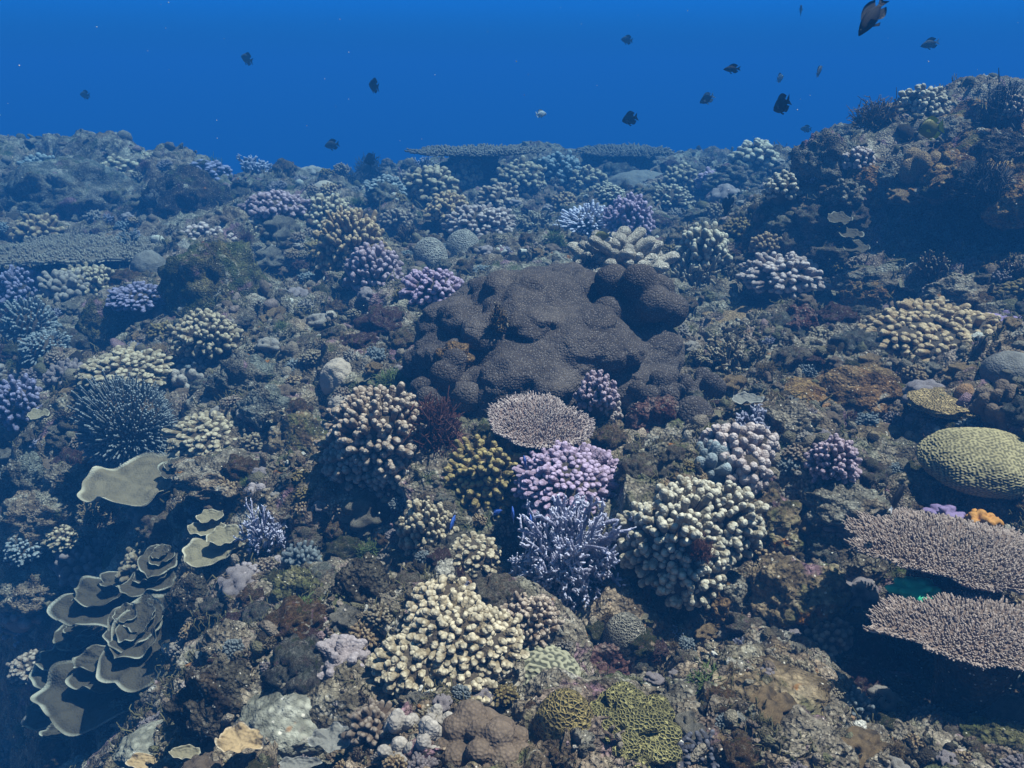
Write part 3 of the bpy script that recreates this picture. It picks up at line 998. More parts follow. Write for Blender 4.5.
# ------------------------------------------------------------------ the overhanging ledge on the right
def ledge():
    #      lip (px, py, Y)      crest (px, py, Y)     s runs from beyond the right edge to the far left end
    st = [((1180, 212, 2.35), (1180, 60, 3.1)), ((1090, 212, 2.5), (1100, 84, 3.2)), ((1020, 210, 2.68), (1030, 98, 3.3)), ((960, 200, 2.82), (970, 106, 3.45)),
          ((910, 190, 2.98), (925, 124, 3.6)), ((876, 200, 3.1), (892, 146, 3.8)), ((858, 226, 3.2), (866, 166, 4.0)), ((846, 246, 3.3), (846, 192, 4.2)), ((838, 256, 3.45), (832, 222, 4.4))]
    Lp = np.array([at(*a) for a, b in st])
    Cp = np.array([at(*b) for a, b in st])
    ns, ntt = 300, 190
    si = np.linspace(0, len(st) - 1, ns)
    ip = lambda M: np.stack([np.interp(si, np.arange(len(st)), M[:, k]) for k in range(3)], 1)
    Lp, Cp = ip(Lp), ip(Cp)
    back = unit((Cp - Lp) * np.array([1, 1, 0]))
    dep = np.minimum(1.0, np.maximum(.25, Lp[:, 2] * 2.2))[:, None]
    up = np.array([0, 0, 1.0])
    hgt = (Cp[:, 2] - Lp[:, 2])[:, None]
    ctrl = [Lp + back * .75 * dep - up * (Lp[:, 2:3] + .15), Lp + back * .62 * dep - up * .10, Lp + back * .45 * dep + up * .02, Lp + back * .16 - up * .0,
            Lp, Lp - back * .015 + up * hgt * .14, Lp + back * .05 + up * hgt * .30, Lp + (Cp - Lp) * .45 + up * hgt * .12, Lp + (Cp - Lp) * .75 + up * hgt * .1, Cp, Cp + back * .5 - up * .06, Cp + back * 1.3 - up * .5]
    ctrl = np.stack(ctrl, 1)
    ti = np.linspace(0, ctrl.shape[1] - 1, ntt)
    # smooth along the section
    k = np.minimum(ti.astype(int), ctrl.shape[1] - 2)
    f = (ti - k)[None, :, None]
    Pm = ctrl[:, k] * (1 - f) + ctrl[:, k + 1] * f
    for _ in range(6):
        Pm[:, 1:-1] = (Pm[:, :-2] + 2 * Pm[:, 1:-1] + Pm[:, 2:]) / 4
    Pv = Pm.reshape(-1, 3)
    q = Pv.copy()
    Pv = Pv + vnoise(q, 3.2, .08, 151, 2) + vnoise(q, 9, .05, 161, 2) + vnoise(q, 24, .022, 171, 2) + vnoise(q, 60, .008, 181, 1)
    i, j = np.meshgrid(np.arange(ns - 1), np.arange(ntt - 1), indexing='ij')
    k = (i * ntt + j).ravel()
    g = Geo()
    g.add(Pv, np.stack([k, k + 1, k + ntt + 1, k + ntt], 1))
    from mathutils.bvhtree import BVHTree
    LEDGE.append(BVHTree.FromPolygons(Pv.tolist(), np.concatenate(g.f4).tolist()))
    o = link('rock_ledge', g.mesh('rock_ledge', MAT['reef_ochre']))
    tag(o, 'big overhanging reef ledge with a dark hollow under its lip', 'rock ledge')
ledge()

# ------------------------------------------------------------------ the great lumpy mass in the middle
def mass():
    r = np.random.default_rng(5)
    lob = []
    for d in dome_dirs(38, -.05, .5, r):
        lob.append((*(d * r.uniform(.60, .72)), r.uniform(.20, .28)))
    for d in dome_dirs(70, -.05, .6, r):
        lob.append((*(d * r.uniform(.76, .86)), r.uniform(.09, .15)))
    g = lobed(lob, (.5, .6, .28), .80, 7, 11, 5, .022, 7.)
    g.wobble(10, .012, 3, 3)
    o = stand('lumpy_coral_mass', [('mass', g)], [MAT['polyp_skin']], (545, 345, 275, 158), 'huge dark lumpy coral mound dotted with pale polyps in mid reef', 'lumpy coral', 'dark lumpy corals', 'great dark lumpy mound', sink=.04, lim=(.5, 2.2))
    from mathutils.bvhtree import BVHTree
    M = Matrix.LocRotScale(o.location, o.rotation_euler, None)
    LEDGE.append(BVHTree.FromPolygons([M @ v.co for v in o.data.vertices], [p_.vertices[:] for p_ in o.data.polygons]))
mass()
D(640, 292, 96, 56, 'polyp_skin', 'dark dotted shoulder of the great mound right under the pale leather coral', 'lumpy_coral', 'lumpy coral', 'dark lumpy corals', lumps=8, rr=(.42, .55))
D(700, 388, 52, 40, 'polyp_skin', 'dark rounded lump with pale dots close below the bone-white branching coral', 'lumpy_coral', 'lumpy coral', 'dark lumpy corals', lumps=9, rr=(.3, .42))
D(693, 414, 46, 36, 'polyp_skin', 'small dark dotted lump just above the pink-white finger coral', 'lumpy_coral', 'lumpy coral', 'dark lumpy corals', lumps=0)
D(655, 392, 60, 44, 'polyp_skin', 'dark dotted lobe at the foot of the great mound, above the red crusted rock', 'lumpy_coral', 'lumpy coral', 'dark lumpy corals', lumps=10, rr=(.3, .42))
D(450, 375, 78, 60, 'polyp_skin', 'dark dotted swelling at the near corner of the great mound', 'lumpy_coral', 'lumpy coral', 'dark lumpy corals', lumps=8, rr=(.3, .45))

# leather coral with thick lobes on top of the mound
def leather():
    r = np.random.default_rng(8)
    g = Geo()
    n = 46
    d = dome_dirs(n, .0, .4, r)
    P0 = d * np.array([.2, .16, .02])
    P1 = d * np.array([.46, .34, .34]) * r.uniform(.75, 1.1, n)[:, None]
    ra = r.uniform(.045, .065, n)
    fingers(g, P0, P1, ra * .8, ra, 10, body=(0., .3, .6, .85), bend=r.normal(0, .03, (n, 3)))
    sel = r.random(n) < .5
    m = sel.sum()
    fingers(g, P0[sel] + (P1 - P0)[sel] * .5, P1[sel] + r.normal(0, .08, (m, 3)), ra[sel] * .8, ra[sel] * .9, 10, body=(0., .5), t0=.5)
    g.wobble(16, .012, 4)
    b = Geo()
    v, f = ico(4)
    b.add(v * np.array([.3, .24, .14]) * (1 + .15 * pn(v * 3, 2))[:, None], f, .2)
    stand('leather_coral', [('lobes', g), ('base', b)], [MAT['leather'], MAT['leather']], (622, 253, 102, 50), 'pale beige leather coral with thick blunt lobes crowning the dark mound', 'leather coral', None, 'pale leather coral', Y=2.72, tilt=12, lim=(.6, 1.6), sink=.1)
leather()
A(588, 272, 34, 34, 'navy_algae', 'dark hole below the pale leather coral, filled by a blackish tuft', 260, .02, 'blackish tuft', Y=2.62)  # blackish tuft stands in for a dark hole
A(499, 318, 20, 36, 'brown_algae', 'little dark tuft with pale tips rooted on the great mound', 90, .03, sink=-.1)
S(499, 316, 18, 30, 'dark_finger', 'tiny dark twig coral with cream tips rooted on the great mound', 16, 2, .05, height=.8, sink=-.1)
K(455, 352, 40, 22, 'reef_brown', 'brown crust of rubble lying on the near flank of the great mound', sub=4)

# ------------------------------------------------------------------ main colonies, near middle
F(377, 435, 106, 92, 'beige', 'large beige finger coral with knobbed tips, next to a dark red tuft', 360, 1, 'large beige finger coral', tilt=26, lean=-6, subs=((0, .02, 0, .86), (-.2, -.12, -.05, .5), (.1, -.26, -.1, .46)))
F(485, 472, 84, 68, 'olive', 'mustard olive finger coral between the beige and the lilac ones', 170, 2, 'mustard finger coral', tilt=18)
F(573, 482, 110, 68, 'lilac', 'bright lilac dome of close rounded fingers in front of the heart-shaped table', 330, 0, 'bright lilac dome', tilt=20, thick=1.15, inner=.76, pull=.04, sink=-.12, lump=.05)
T(541, 421, 104, 58, 'rose_table', 'pinkish heart-shaped table coral with fine pale spikes above the lilac dome', 1500, .034, 'heart-shaped table coral', tilt=14, lean=3, lift=.2, pull=.035, rag=.3, notch=((.75, .35, -.16), (-.5, .45, .05)))
F(597, 388, 40, 34, 'pink_lilac', 'small dusky mauve finger coral at the edge of the great mound', 60, 2, tilt=10)
F(600, 402, 40, 36, 'pink_white', 'small pale pink knobbly coral behind the heart-shaped table', 55, 2, 'pale pink knob', tilt=16)
S(572, 558, 112, 112, 'blue', 'pale blue branching coral with short antler twigs under the lilac dome', 170, 4, .015, 'pale blue branching coral', tilt=22, height=.55, kids=(3, 2, 2))
F(692, 535, 140, 106, 'white_cream', 'large cream-white finger coral with frosted knobs, right of the pale blue thicket', 420, 2, 'large cream-white coral', tilt=24, lean=6, thick=.95, subs=((-.14, -.04, 0, .72), (.2, .12, .03, .56), (-.05, -.24, -.08, .5), (.02, .2, .04, .5)))
F(449, 641, 142, 100, 'yellow_cream', 'broad yellowish cream finger coral spreading over a boulder near the bottom', 420, 2, 'broad yellowish cream coral', tilt=26, lean=-6, height=.38, subs=((-.02, .05, .02, .62), (-.26, -.12, -.04, .5), (.2, -.02, 0, .5), (.02, -.28, -.08, .46), (-.08, .26, .03, .46)))
F(530, 620, 60, 52, 'beige', 'small tan-beige finger coral joined to the edge of the yellowish cream one', 100, 3, 'small tan-beige coral', tilt=20, lean=8)
F(427, 528, 56, 56, 'cream', 'small cream knobbly coral growing in the dark hollow under the mustard coral', 95, 2, tilt=16, thick=1.1)
F(474, 553, 52, 34, 'cream', 'small open cream coral low in the hollow, above the yellowish cream one', 45, 2, tilt=14, thick=.85)
F(738, 453, 76, 58, 'pink_white', 'pinkish white coral of fat fingers with a yellow fish over it', 80, 2, 'pinkish white fat-fingered coral', tilt=20, subs=((-.12, .05, 0, .62), (.2, .12, 0, .46), (.05, -.2, -.05, .5)))
D(706, 463, 58, 44, 'grey_blue', 'grey-green knobbly colony hugging the side of the pinkish white coral', 'knobbly_coral', 'knobbly coral', 'knobbly boulder corals', lumps=30, rr=(.14, .2))
F(833, 458, 54, 42, 'pink_lilac', 'small rosy lilac finger coral alone on the rubble slope', 95, 1, 'rosy lilac coral', tilt=18)
F(940, 332, 146, 60, 'tan', 'wide flat tan finger coral with orange-brown stems below the overhang', 330, 1, 'wide tan finger coral', tilt=12, height=.3, thick=.95, subs=((-.2, 0, 0, .58), (.18, 0, .01, .62), (0, .1, .03, .6), (0, -.15, -.03, .6)))
S(727, 352, 56, 38, 'white_cream', 'small bone-white branching coral next to the dark dotted lumps', 34, 3, .022, 'bone-white branching coral', tilt=10)
D(733, 318, 84, 28, 'massive_tan', 'low golden tan lobed colony behind the bone-white branching coral', 'lobed_coral', 'lobed coral', 'knobbly boulder corals', short='golden tan lobed colony', lumps=24, rr=(.22, .32))
D(984, 458, 132, 60, 'brain', 'greenish yellow brain coral with winding grooves at the picture edge', short='greenish brain coral', rough=.05, tilt=6, pull=.03, sink=-.02)
T(968, 553, 240, 86, 'brown_table', 'big brown-grey table coral jutting out over a green sponge', 2700, .024, 'big brown table coral', tilt=3, lean=10, lift=.24, rotz=0, prof=.95, bowl=.03, pull=.05, sink=-.05, dep=.56)
T(985, 635, 228, 64, 'brown_table', 'lower brown-grey table coral with pale spikes over a dark hollow', 2200, .026, 'lower brown table coral', tilt=3, lean=6, lift=.24, prof=.95, bowl=.03, pull=.14, sink=-.03, dep=.5)
B(914, 590, 54, 28, 'sponge_green', 'vivid green sponge in the gap between two brown tables', 'green sponge', Y=1.12)
B(984, 520, 38, 22, 'sponge_orange', 'orange sponge crust behind the big brown table', 'orange sponge', pull=.08)
B(944, 514, 44, 20, 'sponge_purple', 'purple sponge crust beside the orange one', 'purple sponge', pull=.07)
K(1000, 500, 70, 30, 'reef_pale', 'pale smooth-topped rock below the greenish brain coral', amp=.12, fine=.04)
K(858, 386, 108, 46, 'reef_brown', 'broad brown hummock below the wide tan finger coral', amp=.2, fine=.06, short='broad brown hummock')
D(955, 402, 96, 28, 'encrust_tan', 'tan netted crust on the slope below the wide tan finger coral', 'crust_coral', 'crust coral', 'boulder corals', (.5, .45, .16), rough=.2)
D(1002, 402, 62, 44, 'massive_brown', 'grey-brown lumpy colony cut by the picture edge', 'lobed_coral', 'lobed coral', 'knobbly boulder corals', lumps=20, rr=(.2, .3))
D(1010, 366, 60, 30, 'boulder_grey', 'smooth grey boulder above the grey-brown lumpy colony', 'boulder_coral', 'boulder coral', 'boulder corals')
B(788, 411, 15, 11, 'sponge_yellow', 'dot of bright yellow sponge on the rubble slope', lumps=7)
K(792, 416, 60, 32, 'reef', 'rough rock carrying a dot of yellow sponge')
P(748, 398, 30, 12, 'plate_grey', 'small bluish grey plate above the pinkish white coral', Y=None)
A(433, 426, 60, 60, 'red_algae', 'dark red bushy seaweed pressed against the beige finger coral', 420, .016, 'dark red seaweed', tilt=15)
K(447, 440, 44, 60, 'reef_red', 'dark red rock wall behind the red seaweed')
A(395, 380, 40, 24, 'green_algae', 'soft green seaweed cushion above the beige finger coral', 300, .016, 'green seaweed cushion')
K(302, 440, 76, 66, 'reef_warm', 'brown furry hummock left of the beige finger coral', amp=.2, short='brown furry hummock')
D(338, 372, 36, 28, 'smooth_grey', 'smooth beige bald knob in the rubble above the furry hummock', 'boulder_coral', 'boulder coral', 'boulder corals', short='bald beige knob', rough=.12)
D(341, 400, 26, 16, 'smooth_grey', 'smaller smooth bald knob beside the furry hummock', 'boulder_coral', 'boulder coral', 'boulder corals', rough=.12)

# ------------------------------------------------------------------ near bottom
D(484, 742, 104, 84, 'massive_brown', 'brown furry boulder coral with swollen knobs at the bottom edge', 'lobed_coral', 'lobed coral', 'knobbly boulder corals', short='brown furry boulder coral', lumps=16, rr=(.3, .42))
for bx, by, bw, bh, lb in ((402, 722, 36, 30, 'whitish grey knob standing against the brown furry boulder coral'), (424, 738, 40, 44, 'tall grey knob in front of the brown furry boulder coral'),
                       (398, 752, 42, 32, 'round brown-topped knob lowest left of the furry boulder'), (462, 758, 36, 30, 'low pale knob at the foot of the furry boulder'), (440, 722, 30, 40, 'dark grey knob squeezed beside the furry boulder')):
    D(bx, by, bw, bh, 'grey_knob', lb, 'knob_coral', 'knob coral', 'grey knob corals', lumps=6, rr=(.4, .5), sub=4)
D(564, 718, 62, 66, 'honeycomb', 'rounded honeycomb coral with dark cells beside the furry boulder', 'honeycomb_coral', 'honeycomb coral', 'boulder corals', short='rounded honeycomb coral', rough=.06)
D(578, 742, 34, 40, 'reef_pale', 'pale dead patch of lime against the honeycomb coral', 'lime_crust', 'lime crust', None, lumps=12, rr=(.2, .3))
D(626, 728, 112, 84, 'honeycomb_green', 'olive green bumpy honeycomb coral near the bottom edge', 'honeycomb_coral', 'honeycomb coral', 'boulder corals', short='bumpy green honeycomb coral', lumps=26, rr=(.2, .34), tilt=16)
D(543, 672, 74, 52, 'brain_fine', 'shaded brain coral with fine winding ridges under the tan-beige coral', short='shaded brain coral', tilt=10)
D(625, 632, 44, 40, 'honeycomb_grey', 'small grey netted dome in the shade under the cream-white coral', 'honeycomb_coral', 'honeycomb coral', 'boulder corals')
K(606, 668, 74, 54, 'reef_red', 'red and pink crusted rock above the bumpy green honeycomb coral', short='red crusted rock')
D(341, 660, 66, 52, 'mauve_knob', 'mauve-grey rounded coral at the edge of the yellowish cream one', 'boulder_coral', 'boulder coral', 'boulder corals', short='mauve-grey boulder', lumps=40, rr=(.12, .18))
S(712, 658, 32, 24, 'white_cream', 'tiny white twig coral above a green weed patch', 12, 3, .03, 'tiny white twig coral', kids=(3, 2))
A(712, 682, 48, 22, 'green_algae', 'green weed patch below the tiny white twig coral', 260, .016)
A(582, 640, 22, 40, 'green_algae', 'green weed strip beside the tan-beige coral', 140, .018)
K(740, 600, 62, 60, 'reef_pale', 'pale craggy rock under the cream-white coral')
A(700, 548, 30, 26, 'red_algae', 'dark red weed caught in the cream-white coral', 160, .02, Y=1.2)
S(672, 748, 60, 40, 'slate_finger', 'dark slate stubby fingers at the bottom edge', 46, 1, .045, 'slate stubby fingers')
S(715, 752, 56, 34, 'slate_finger', 'second dark slate finger clump, beside the first', 40, 1, .045)
K(795, 735, 90, 60, 'reef', 'mottled rock with pinkish crust at the bottom edge', short='mottled bottom rock')
K(1000, 745, 90, 60, 'reef_olive', 'olive weed-coated rock in the bottom corner')
K(655, 418, 60, 44, 'reef_red', 'purplish crusted rock between the great mound and the pinkish white coral', short='purplish crusted rock')
K(720, 600, 90, 60, 'reef_brown', 'brown rock shoulder beneath the cream-white coral')
K(845, 500, 90, 50, 'reef_pale', 'pale limy rock above the big brown table')
K(770, 520, 90, 60, 'reef_warm', 'rough mottled rock right of the cream-white coral')
K(800, 590, 100, 70, 'reef_warm', 'brown weathered rock left of the tables')
K(880, 700, 120, 60, 'reef_dark', 'dark rubble-strewn rock in the hollow below the tables')

K(292, 722, 120, 84, 'silted', 'broad pale silted rock slope at the bottom, left of the furry boulder', amp=.18, fine=.03, short='pale silted slope')
K(380, 695, 70, 40, 'silted', 'smooth pale silted stone below the mauve-grey boulder', amp=.15, fine=.03)
K(160, 745, 90, 50, 'silted', 'long pale silted rib of rock running to the bottom edge', amp=.15, fine=.04)
K(880, 440, 110, 40, 'reef_warm', 'warm tan crusted slope left of the greenish brain coral', amp=.18, fine=.05, short='warm tan slope')
K(800, 395, 90, 36, 'reef_ochre', 'ochre crusted rock between the dark lumps and the broad brown hummock', amp=.2, fine=.06)
K(770, 690, 120, 60, 'reef_warm', 'warm brown crusted rock near the bottom right of the honeycomb corals', amp=.2, fine=.06)
K(690, 700, 70, 44, 'reef_pale', 'pale pinkish crusted stone right of the bumpy green honeycomb coral', amp=.2, fine=.06)
K(880, 290, 80, 30, 'reef_ochre', 'ochre rock at the foot of the dark hollow', amp=.2)
K(865, 178, 54, 34, 'reef_ochre', 'ochre shelf on the lip of the overhang, beside the yellow-brown hump', amp=.3)
K(985, 198, 70, 26, 'reef_ochre', 'ochre shelf low on the lip of the overhang', amp=.3)

# ------------------------------------------------------------------ lower slope with plates
P(213, 550, 58, 32, 'plate_cream', 'lowest and widest cream plate of the small stack', tilt=14, lean=-6, short='stacked cream plates')
P(224, 535, 34, 22, 'plate_cream', 'round cream plate second up in the small stack', tilt=14)
P(207, 528, 36, 18, 'plate_cream', 'cream plate third up in the small stack, partly covered', tilt=12)
P(210, 516, 26, 14, 'plate_cream', 'topmost little plate of the small stack', tilt=8)
D(258, 492, 30, 22, 'mauve_knob', 'cluster of pinkish grey lobes above the stacked cream plates', 'lobed_coral', 'lobed coral', 'knobbly boulder corals', lumps=8, rr=(.34, .44))
S(262, 528, 48, 50, 'blue', 'small blue twig coral beside the stacked cream plates', 40, 3, .018, 'small blue twig coral')
D(246, 572, 34, 20, 'mauve_knob', 'mauve-grey knobbly cushion below the stacked cream plates', 'boulder_coral', 'boulder coral', 'boulder corals', lumps=30, rr=(.14, .2))
D(285, 566, 40, 30, 'mauve_knob', 'mauve-grey cushion beneath the small blue twig coral', 'boulder_coral', 'boulder coral', 'boulder corals', lumps=30, rr=(.14, .2))
P(108, 597, 78, 34, 'plate_brown', 'uppermost brown plate on the dark slope', tilt=10, lean=-10, short='uppermost brown plate')
P(147, 580, 40, 20, 'plate_brown', 'small brown plate behind the uppermost one on the dark slope', tilt=8, lean=-8)
P(158, 560, 28, 26, 'plate_brown', 'small brown plate near the top of the dark slope', tilt=20)
P(142, 640, 60, 64, 'plate_brown', 'large brown plate folded upright on the dark slope', tilt=22, lean=-14, short='large folded brown plate')
P(133, 625, 40, 34, 'plate_brown', 'curled brown plate resting inside the large folded one', tilt=20, lean=-10, sink=-.3)
P(78, 630, 34, 26, 'plate_brown', 'small crescent brown plate half hidden in the dark', tilt=14, lean=-10)
P(74, 662, 62, 30, 'plate_brown', 'brown plate with a pale rim above the double plate', tilt=14, lean=-10)
P(98, 684, 86, 48, 'plate_brown', 'wide double brown plate with a bright rim low on the dark slope', tilt=18, lean=-10, short='wide double brown plate')
P(52, 708, 40, 28, 'plate_brown', 'lowest brown plate in the dark corner', tilt=16, lean=-8)
P(70, 724, 40, 14, 'plate_brown', 'thin brown plate edge tucked under the lowest one', tilt=10, lean=-8)
P(240, 738, 46, 24, 'plate_tan', 'single tan plate with a light rim at the bottom of the slope', tilt=12, waves=.11, short='single tan plate')
P(150, 762, 46, 18, 'plate_tan', 'tan plate cut by the bottom edge', tilt=12)
P(185, 752, 30, 14, 'plate_cream', 'little cream plate between the two tan plates', tilt=12)
P(330, 738, 40, 22, 'plate_grey', 'bluish grey plate fragment on the pale slope', tilt=8, waves=.13)
P(300, 764, 40, 14, 'plate_grey', 'second bluish grey plate fragment at the bottom edge', tilt=12)
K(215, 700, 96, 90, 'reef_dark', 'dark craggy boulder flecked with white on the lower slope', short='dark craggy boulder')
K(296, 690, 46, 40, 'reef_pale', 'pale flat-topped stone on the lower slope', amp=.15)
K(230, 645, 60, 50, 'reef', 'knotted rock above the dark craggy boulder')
K(360, 585, 70, 60, 'reef_dark', 'shadowed rock wall in the hollow under the beige finger coral')  # shadow of the hollow put into its dark colour
K(300, 590, 60, 60, 'reef_olive', 'olive weedy rock on the lower slope')
A(305, 612, 40, 30, 'green_algae', 'yellow-green weed on the olive rock', 160, .02)

K(22, 474, 60, 40, 'reef_grey', 'grey ragged rock at the lip of the gully, cut by the picture edge', pull=.05, amp=.5, fine=.2)
K(72, 480, 62, 34, 'reef', 'mottled ragged rock at the lip of the gully beside the wide plate', pull=.04, amp=.5, fine=.2)
K(225, 472, 110, 34, 'reef', 'mottled rock lip under the pale-knobbed cream coral', pull=.05)
K(40, 512, 90, 50, 'reef', 'craggy rock below the lip at the left edge', pull=.03)
F(62, 536, 40, 26, 'cream', 'dim cream coral in the shade of the gully wall', 70, 0, pull=.05)
F(24, 548, 40, 28, 'grey_blue', 'dim blue-grey coral low on the gully wall', 90, 0, pull=.05)
S(92, 512, 30, 24, 'cream', 'dim twig coral on the gully wall under the wide plate', 26, 3, .03, pull=.05)
D(20, 610, 50, 36, 'mauve_knob', 'shadowed knobbly cushion deep at the left edge', 'boulder_coral', 'boulder coral', 'boulder corals', lumps=24, rr=(.16, .24), pull=.04)
F(30, 665, 44, 30, 'beige', 'shadowed beige coral deep in the gully', 70, 0, pull=.04)
K(105, 515, 70, 40, 'reef', 'mottled rock ledge hanging in the dark gully under the wide plate')
K(35, 585, 80, 50, 'reef', 'bulging rock deep in the gully', pull=.03)
K(85, 545, 60, 40, 'reef_dark', 'dark knotted rock in the middle of the gully wall')  # dark colour stands in for the shade on the gully wall
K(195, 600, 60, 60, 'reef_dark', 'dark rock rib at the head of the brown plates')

# ------------------------------------------------------------------ upper slope, left
F(124, 370, 92, 44, 'cream', 'cream-olive finger coral right behind the spiky blue-grey dome', 130, 1, 'cream-olive finger coral', height=.4)
F(125, 420, 96, 82, 'grey_blue', 'spiky blue-grey dome of fine branches, shaded, above a brown plate', 1200, 0, 'spiky blue-grey dome', thick=.7, height=.5, tilt=16, inner=.78)
F(210, 435, 90, 46, 'cream', 'cream finger coral with close pale knobs over a dark hollow', 120, 1, 'pale-knobbed cream coral', height=.36)
P(130, 480, 96, 44, 'plate_mid', 'wide cream-brown plate jutting from under the spiky dome', tilt=12, lean=-4, short='wide cream-brown plate', cup=.06)
P(178, 468, 34, 18, 'plate_brown', 'narrow plate behind the wide cream-brown one', tilt=8)
F(18, 400, 58, 46, 'violet', 'violet finger coral cut by the picture edge, beside pale plates', 90, 1, 'violet coral at the picture edge')
P(38, 414, 22, 12, 'plate_cream', 'pale little plate in front of the violet coral', tilt=12)
F(22, 282, 58, 34, 'violet', 'deep violet cushion of fingers below the flat sandy table', 100, 1, 'deep violet cushion', height=.36)
F(90, 280, 68, 30, 'cream', 'low cream coral between the two violet cushions', 110, 1, height=.32)
F(138, 295, 62, 26, 'violet', 'violet cushion with bright tips behind the brown mushroom rock', 110, 1, 'bright violet cushion', height=.34)
K(106, 320, 62, 48, 'reef_olive', 'brown mushroom-shaped rock with a lighter cap', amp=.15, short='brown mushroom rock')
F(205, 330, 70, 40, 'cream', 'cream finger coral below the brown overgrown boulder', 110, 1, 'cream coral below the boulder', height=.42)
K(215, 278, 110, 84, 'reef_olive', 'large olive-brown overgrown boulder with a cream coral crown', amp=.25, short='brown overgrown boulder')
F(204, 240, 60, 32, 'pink_white', 'pale pinkish finger coral crowning the brown overgrown boulder', 90, 1, 'pale crown coral', Y=4.0)
F(264, 237, 42, 26, 'cream', 'yellowish cream coral beside the pale crown coral', 60, 1, Y=4.1)
F(277, 203, 68, 24, 'pink_lilac', 'pinkish lilac strip of coral high on the far ridge', 90, 1, 'pinkish lilac far coral', height=.28)
T(72, 250, 200, 34, 'far_table', 'wide flat greenish grey table with a dark underside at the left edge', 1100, .012, 'flat grey table', tilt=1, lift=.12, bowl=.0)
S(128, 240, 36, 22, 'grey_blue', 'small grey branching coral standing on the flat grey table', 24, 3, .03)
F(30, 318, 60, 40, 'grey_blue', 'grey-blue bushy coral below the deep violet cushion', 160, 0, thick=.7)
F(44, 345, 52, 30, 'grey_blue', 'dim grey bushy coral above the violet coral at the picture edge', 140, 0, thick=.7)
D(190, 375, 50, 34, 'grey_knob', 'grey knobbly mound between two cream finger corals', 'boulder_coral', 'boulder coral', 'boulder corals', lumps=26, rr=(.16, .24))
K(245, 375, 80, 44, 'reef_grey', 'grey ragged rock over a dark hollow', short='grey ragged rock')
K(268, 405, 60, 40, 'reef_grey', 'pale grey ragged rock beside the pale-knobbed cream coral')
S(276, 415, 20, 14, 'white_cream', 'tiny white twig in a dark hole near the furry hummock', 5, 3, .03, Y=2.12)
# left back mound
K(70, 185, 150, 56, 'reef_grey', 'rounded dim mound far back at the left edge', amp=.2, short='dim far mound')
K(190, 195, 110, 60, 'reef_dark', 'dark-faced far mound with corals along its top', amp=.2, short='dark-faced far mound')  # dark colour carries the overhang shadow on its face
F(40, 165, 46, 22, 'grey_blue', 'hazy blue-grey coral on top of the dim far mound', 60, 0, Y=5.4)
F(118, 168, 56, 24, 'cream', 'hazy cream coral along the top of the far left mound', 60, 1, Y=5.4)
F(205, 170, 52, 20, 'violet', 'hazy violet-grey coral on top of the dark-faced mound', 60, 1, Y=5.5)
F(150, 160, 34, 16, 'cream', 'small hazy coral on the skyline of the far left mound', 40, 1, Y=5.6)

# ------------------------------------------------------------------ upper slope, middle
F(374, 267, 58, 46, 'pink_lilac', 'rounded mauve finger coral standing in hazy mid reef', 120, 1, 'rounded mauve coral', height=.6)
F(434, 284, 64, 30, 'lilac', 'low lilac coral between the mauve coral and the great mound', 90, 1, 'low lilac coral', height=.34)
D(463, 243, 38, 28, 'netted_far', 'grey netted dome, right one of a touching pair', 'honeycomb_coral', 'honeycomb coral', 'boulder corals', short='netted dome pair')
D(430, 250, 36, 26, 'netted_far', 'grey netted dome, left one of a touching pair', 'honeycomb_coral', 'honeycomb coral', 'boulder corals')
F(480, 220, 66, 30, 'pink_white', 'broad pinkish beige finger coral behind the netted domes', 120, 1, 'broad pinkish beige coral', height=.4)
S(537, 222, 40, 24, 'white_cream', 'pale twiggy coral between the pinkish beige and the blue colonies', 30, 2, .03)
F(588, 217, 58, 28, 'blue', 'bright blue-tipped coral next to the violet-grey dome', 160, 0, 'bright blue-tipped coral', thick=.7, height=.4)
F(628, 213, 50, 36, 'lilac', 'violet-grey dome coral behind the leather coral', 120, 1, 'violet-grey dome', height=.5)
F(703, 244, 54, 40, 'white_cream', 'whitish knobbed coral right of the leather coral', 80, 1, 'whitish knobbed coral', height=.55)
S(693, 273, 54, 48, 'white_cream', 'whitish spiky coral right below the whitish knobbed one', 60, 2, .026, 'whitish spiky coral', tilt=14)
F(781, 271, 82, 36, 'pink_white', 'broad pale finger coral at the mouth of the dark overhang', 100, 2, 'broad pale coral by the overhang', height=.36)
F(668, 195, 52, 22, 'white_cream', 'white pointed-finger coral behind the whitish knobbed one', 70, 0, thick=.7, height=.4)
F(681, 175, 36, 22, 'cream', 'cream coral tuft on the far slope below the table with the thick edge', 50, 1)
F(712, 177, 32, 18, 'lilac', 'small lilac-grey coral beside the cream tuft on the far slope', 40, 1)
F(754, 154, 52, 28, 'white_cream', 'white coral of thick blunt fingers on the far skyline', 36, 2, 'white skyline coral', height=.5, thick=1.0)
F(782, 182, 34, 22, 'white_cream', 'small white coral on the far slope below the skyline one', 40, 1)
F(738, 175, 60, 26, 'reef_grey', 'grey rough colony under the white skyline coral', 40, 1)
T(476, 152, 132, 12, 'far_table', 'long far table coral on the skyline, the longer of the two', 700, .03, 'long skyline table', tilt=0, lift=.2, bowl=.02)
T(628, 151, 92, 14, 'far_table', 'shorter far table coral with a thick pale edge on the skyline', 500, .04, 'thick-edged skyline table', tilt=0, lift=.2, bowl=.02)
D(640, 182, 80, 24, 'boulder_grey', 'broad smooth grey far boulder below the thick-edged skyline table', 'boulder_coral', 'boulder coral', 'boulder corals', rough=.1)
D(150, 262, 40, 24, 'boulder_grey', 'smooth grey mound under the flat grey table edge', 'boulder_coral', 'boulder coral', 'boulder corals', rough=.1)
F(325, 212, 60, 34, 'yellow_cream', 'yellowish far bush coral on the hazy ridge', 90, 1, 'yellowish far bush coral')
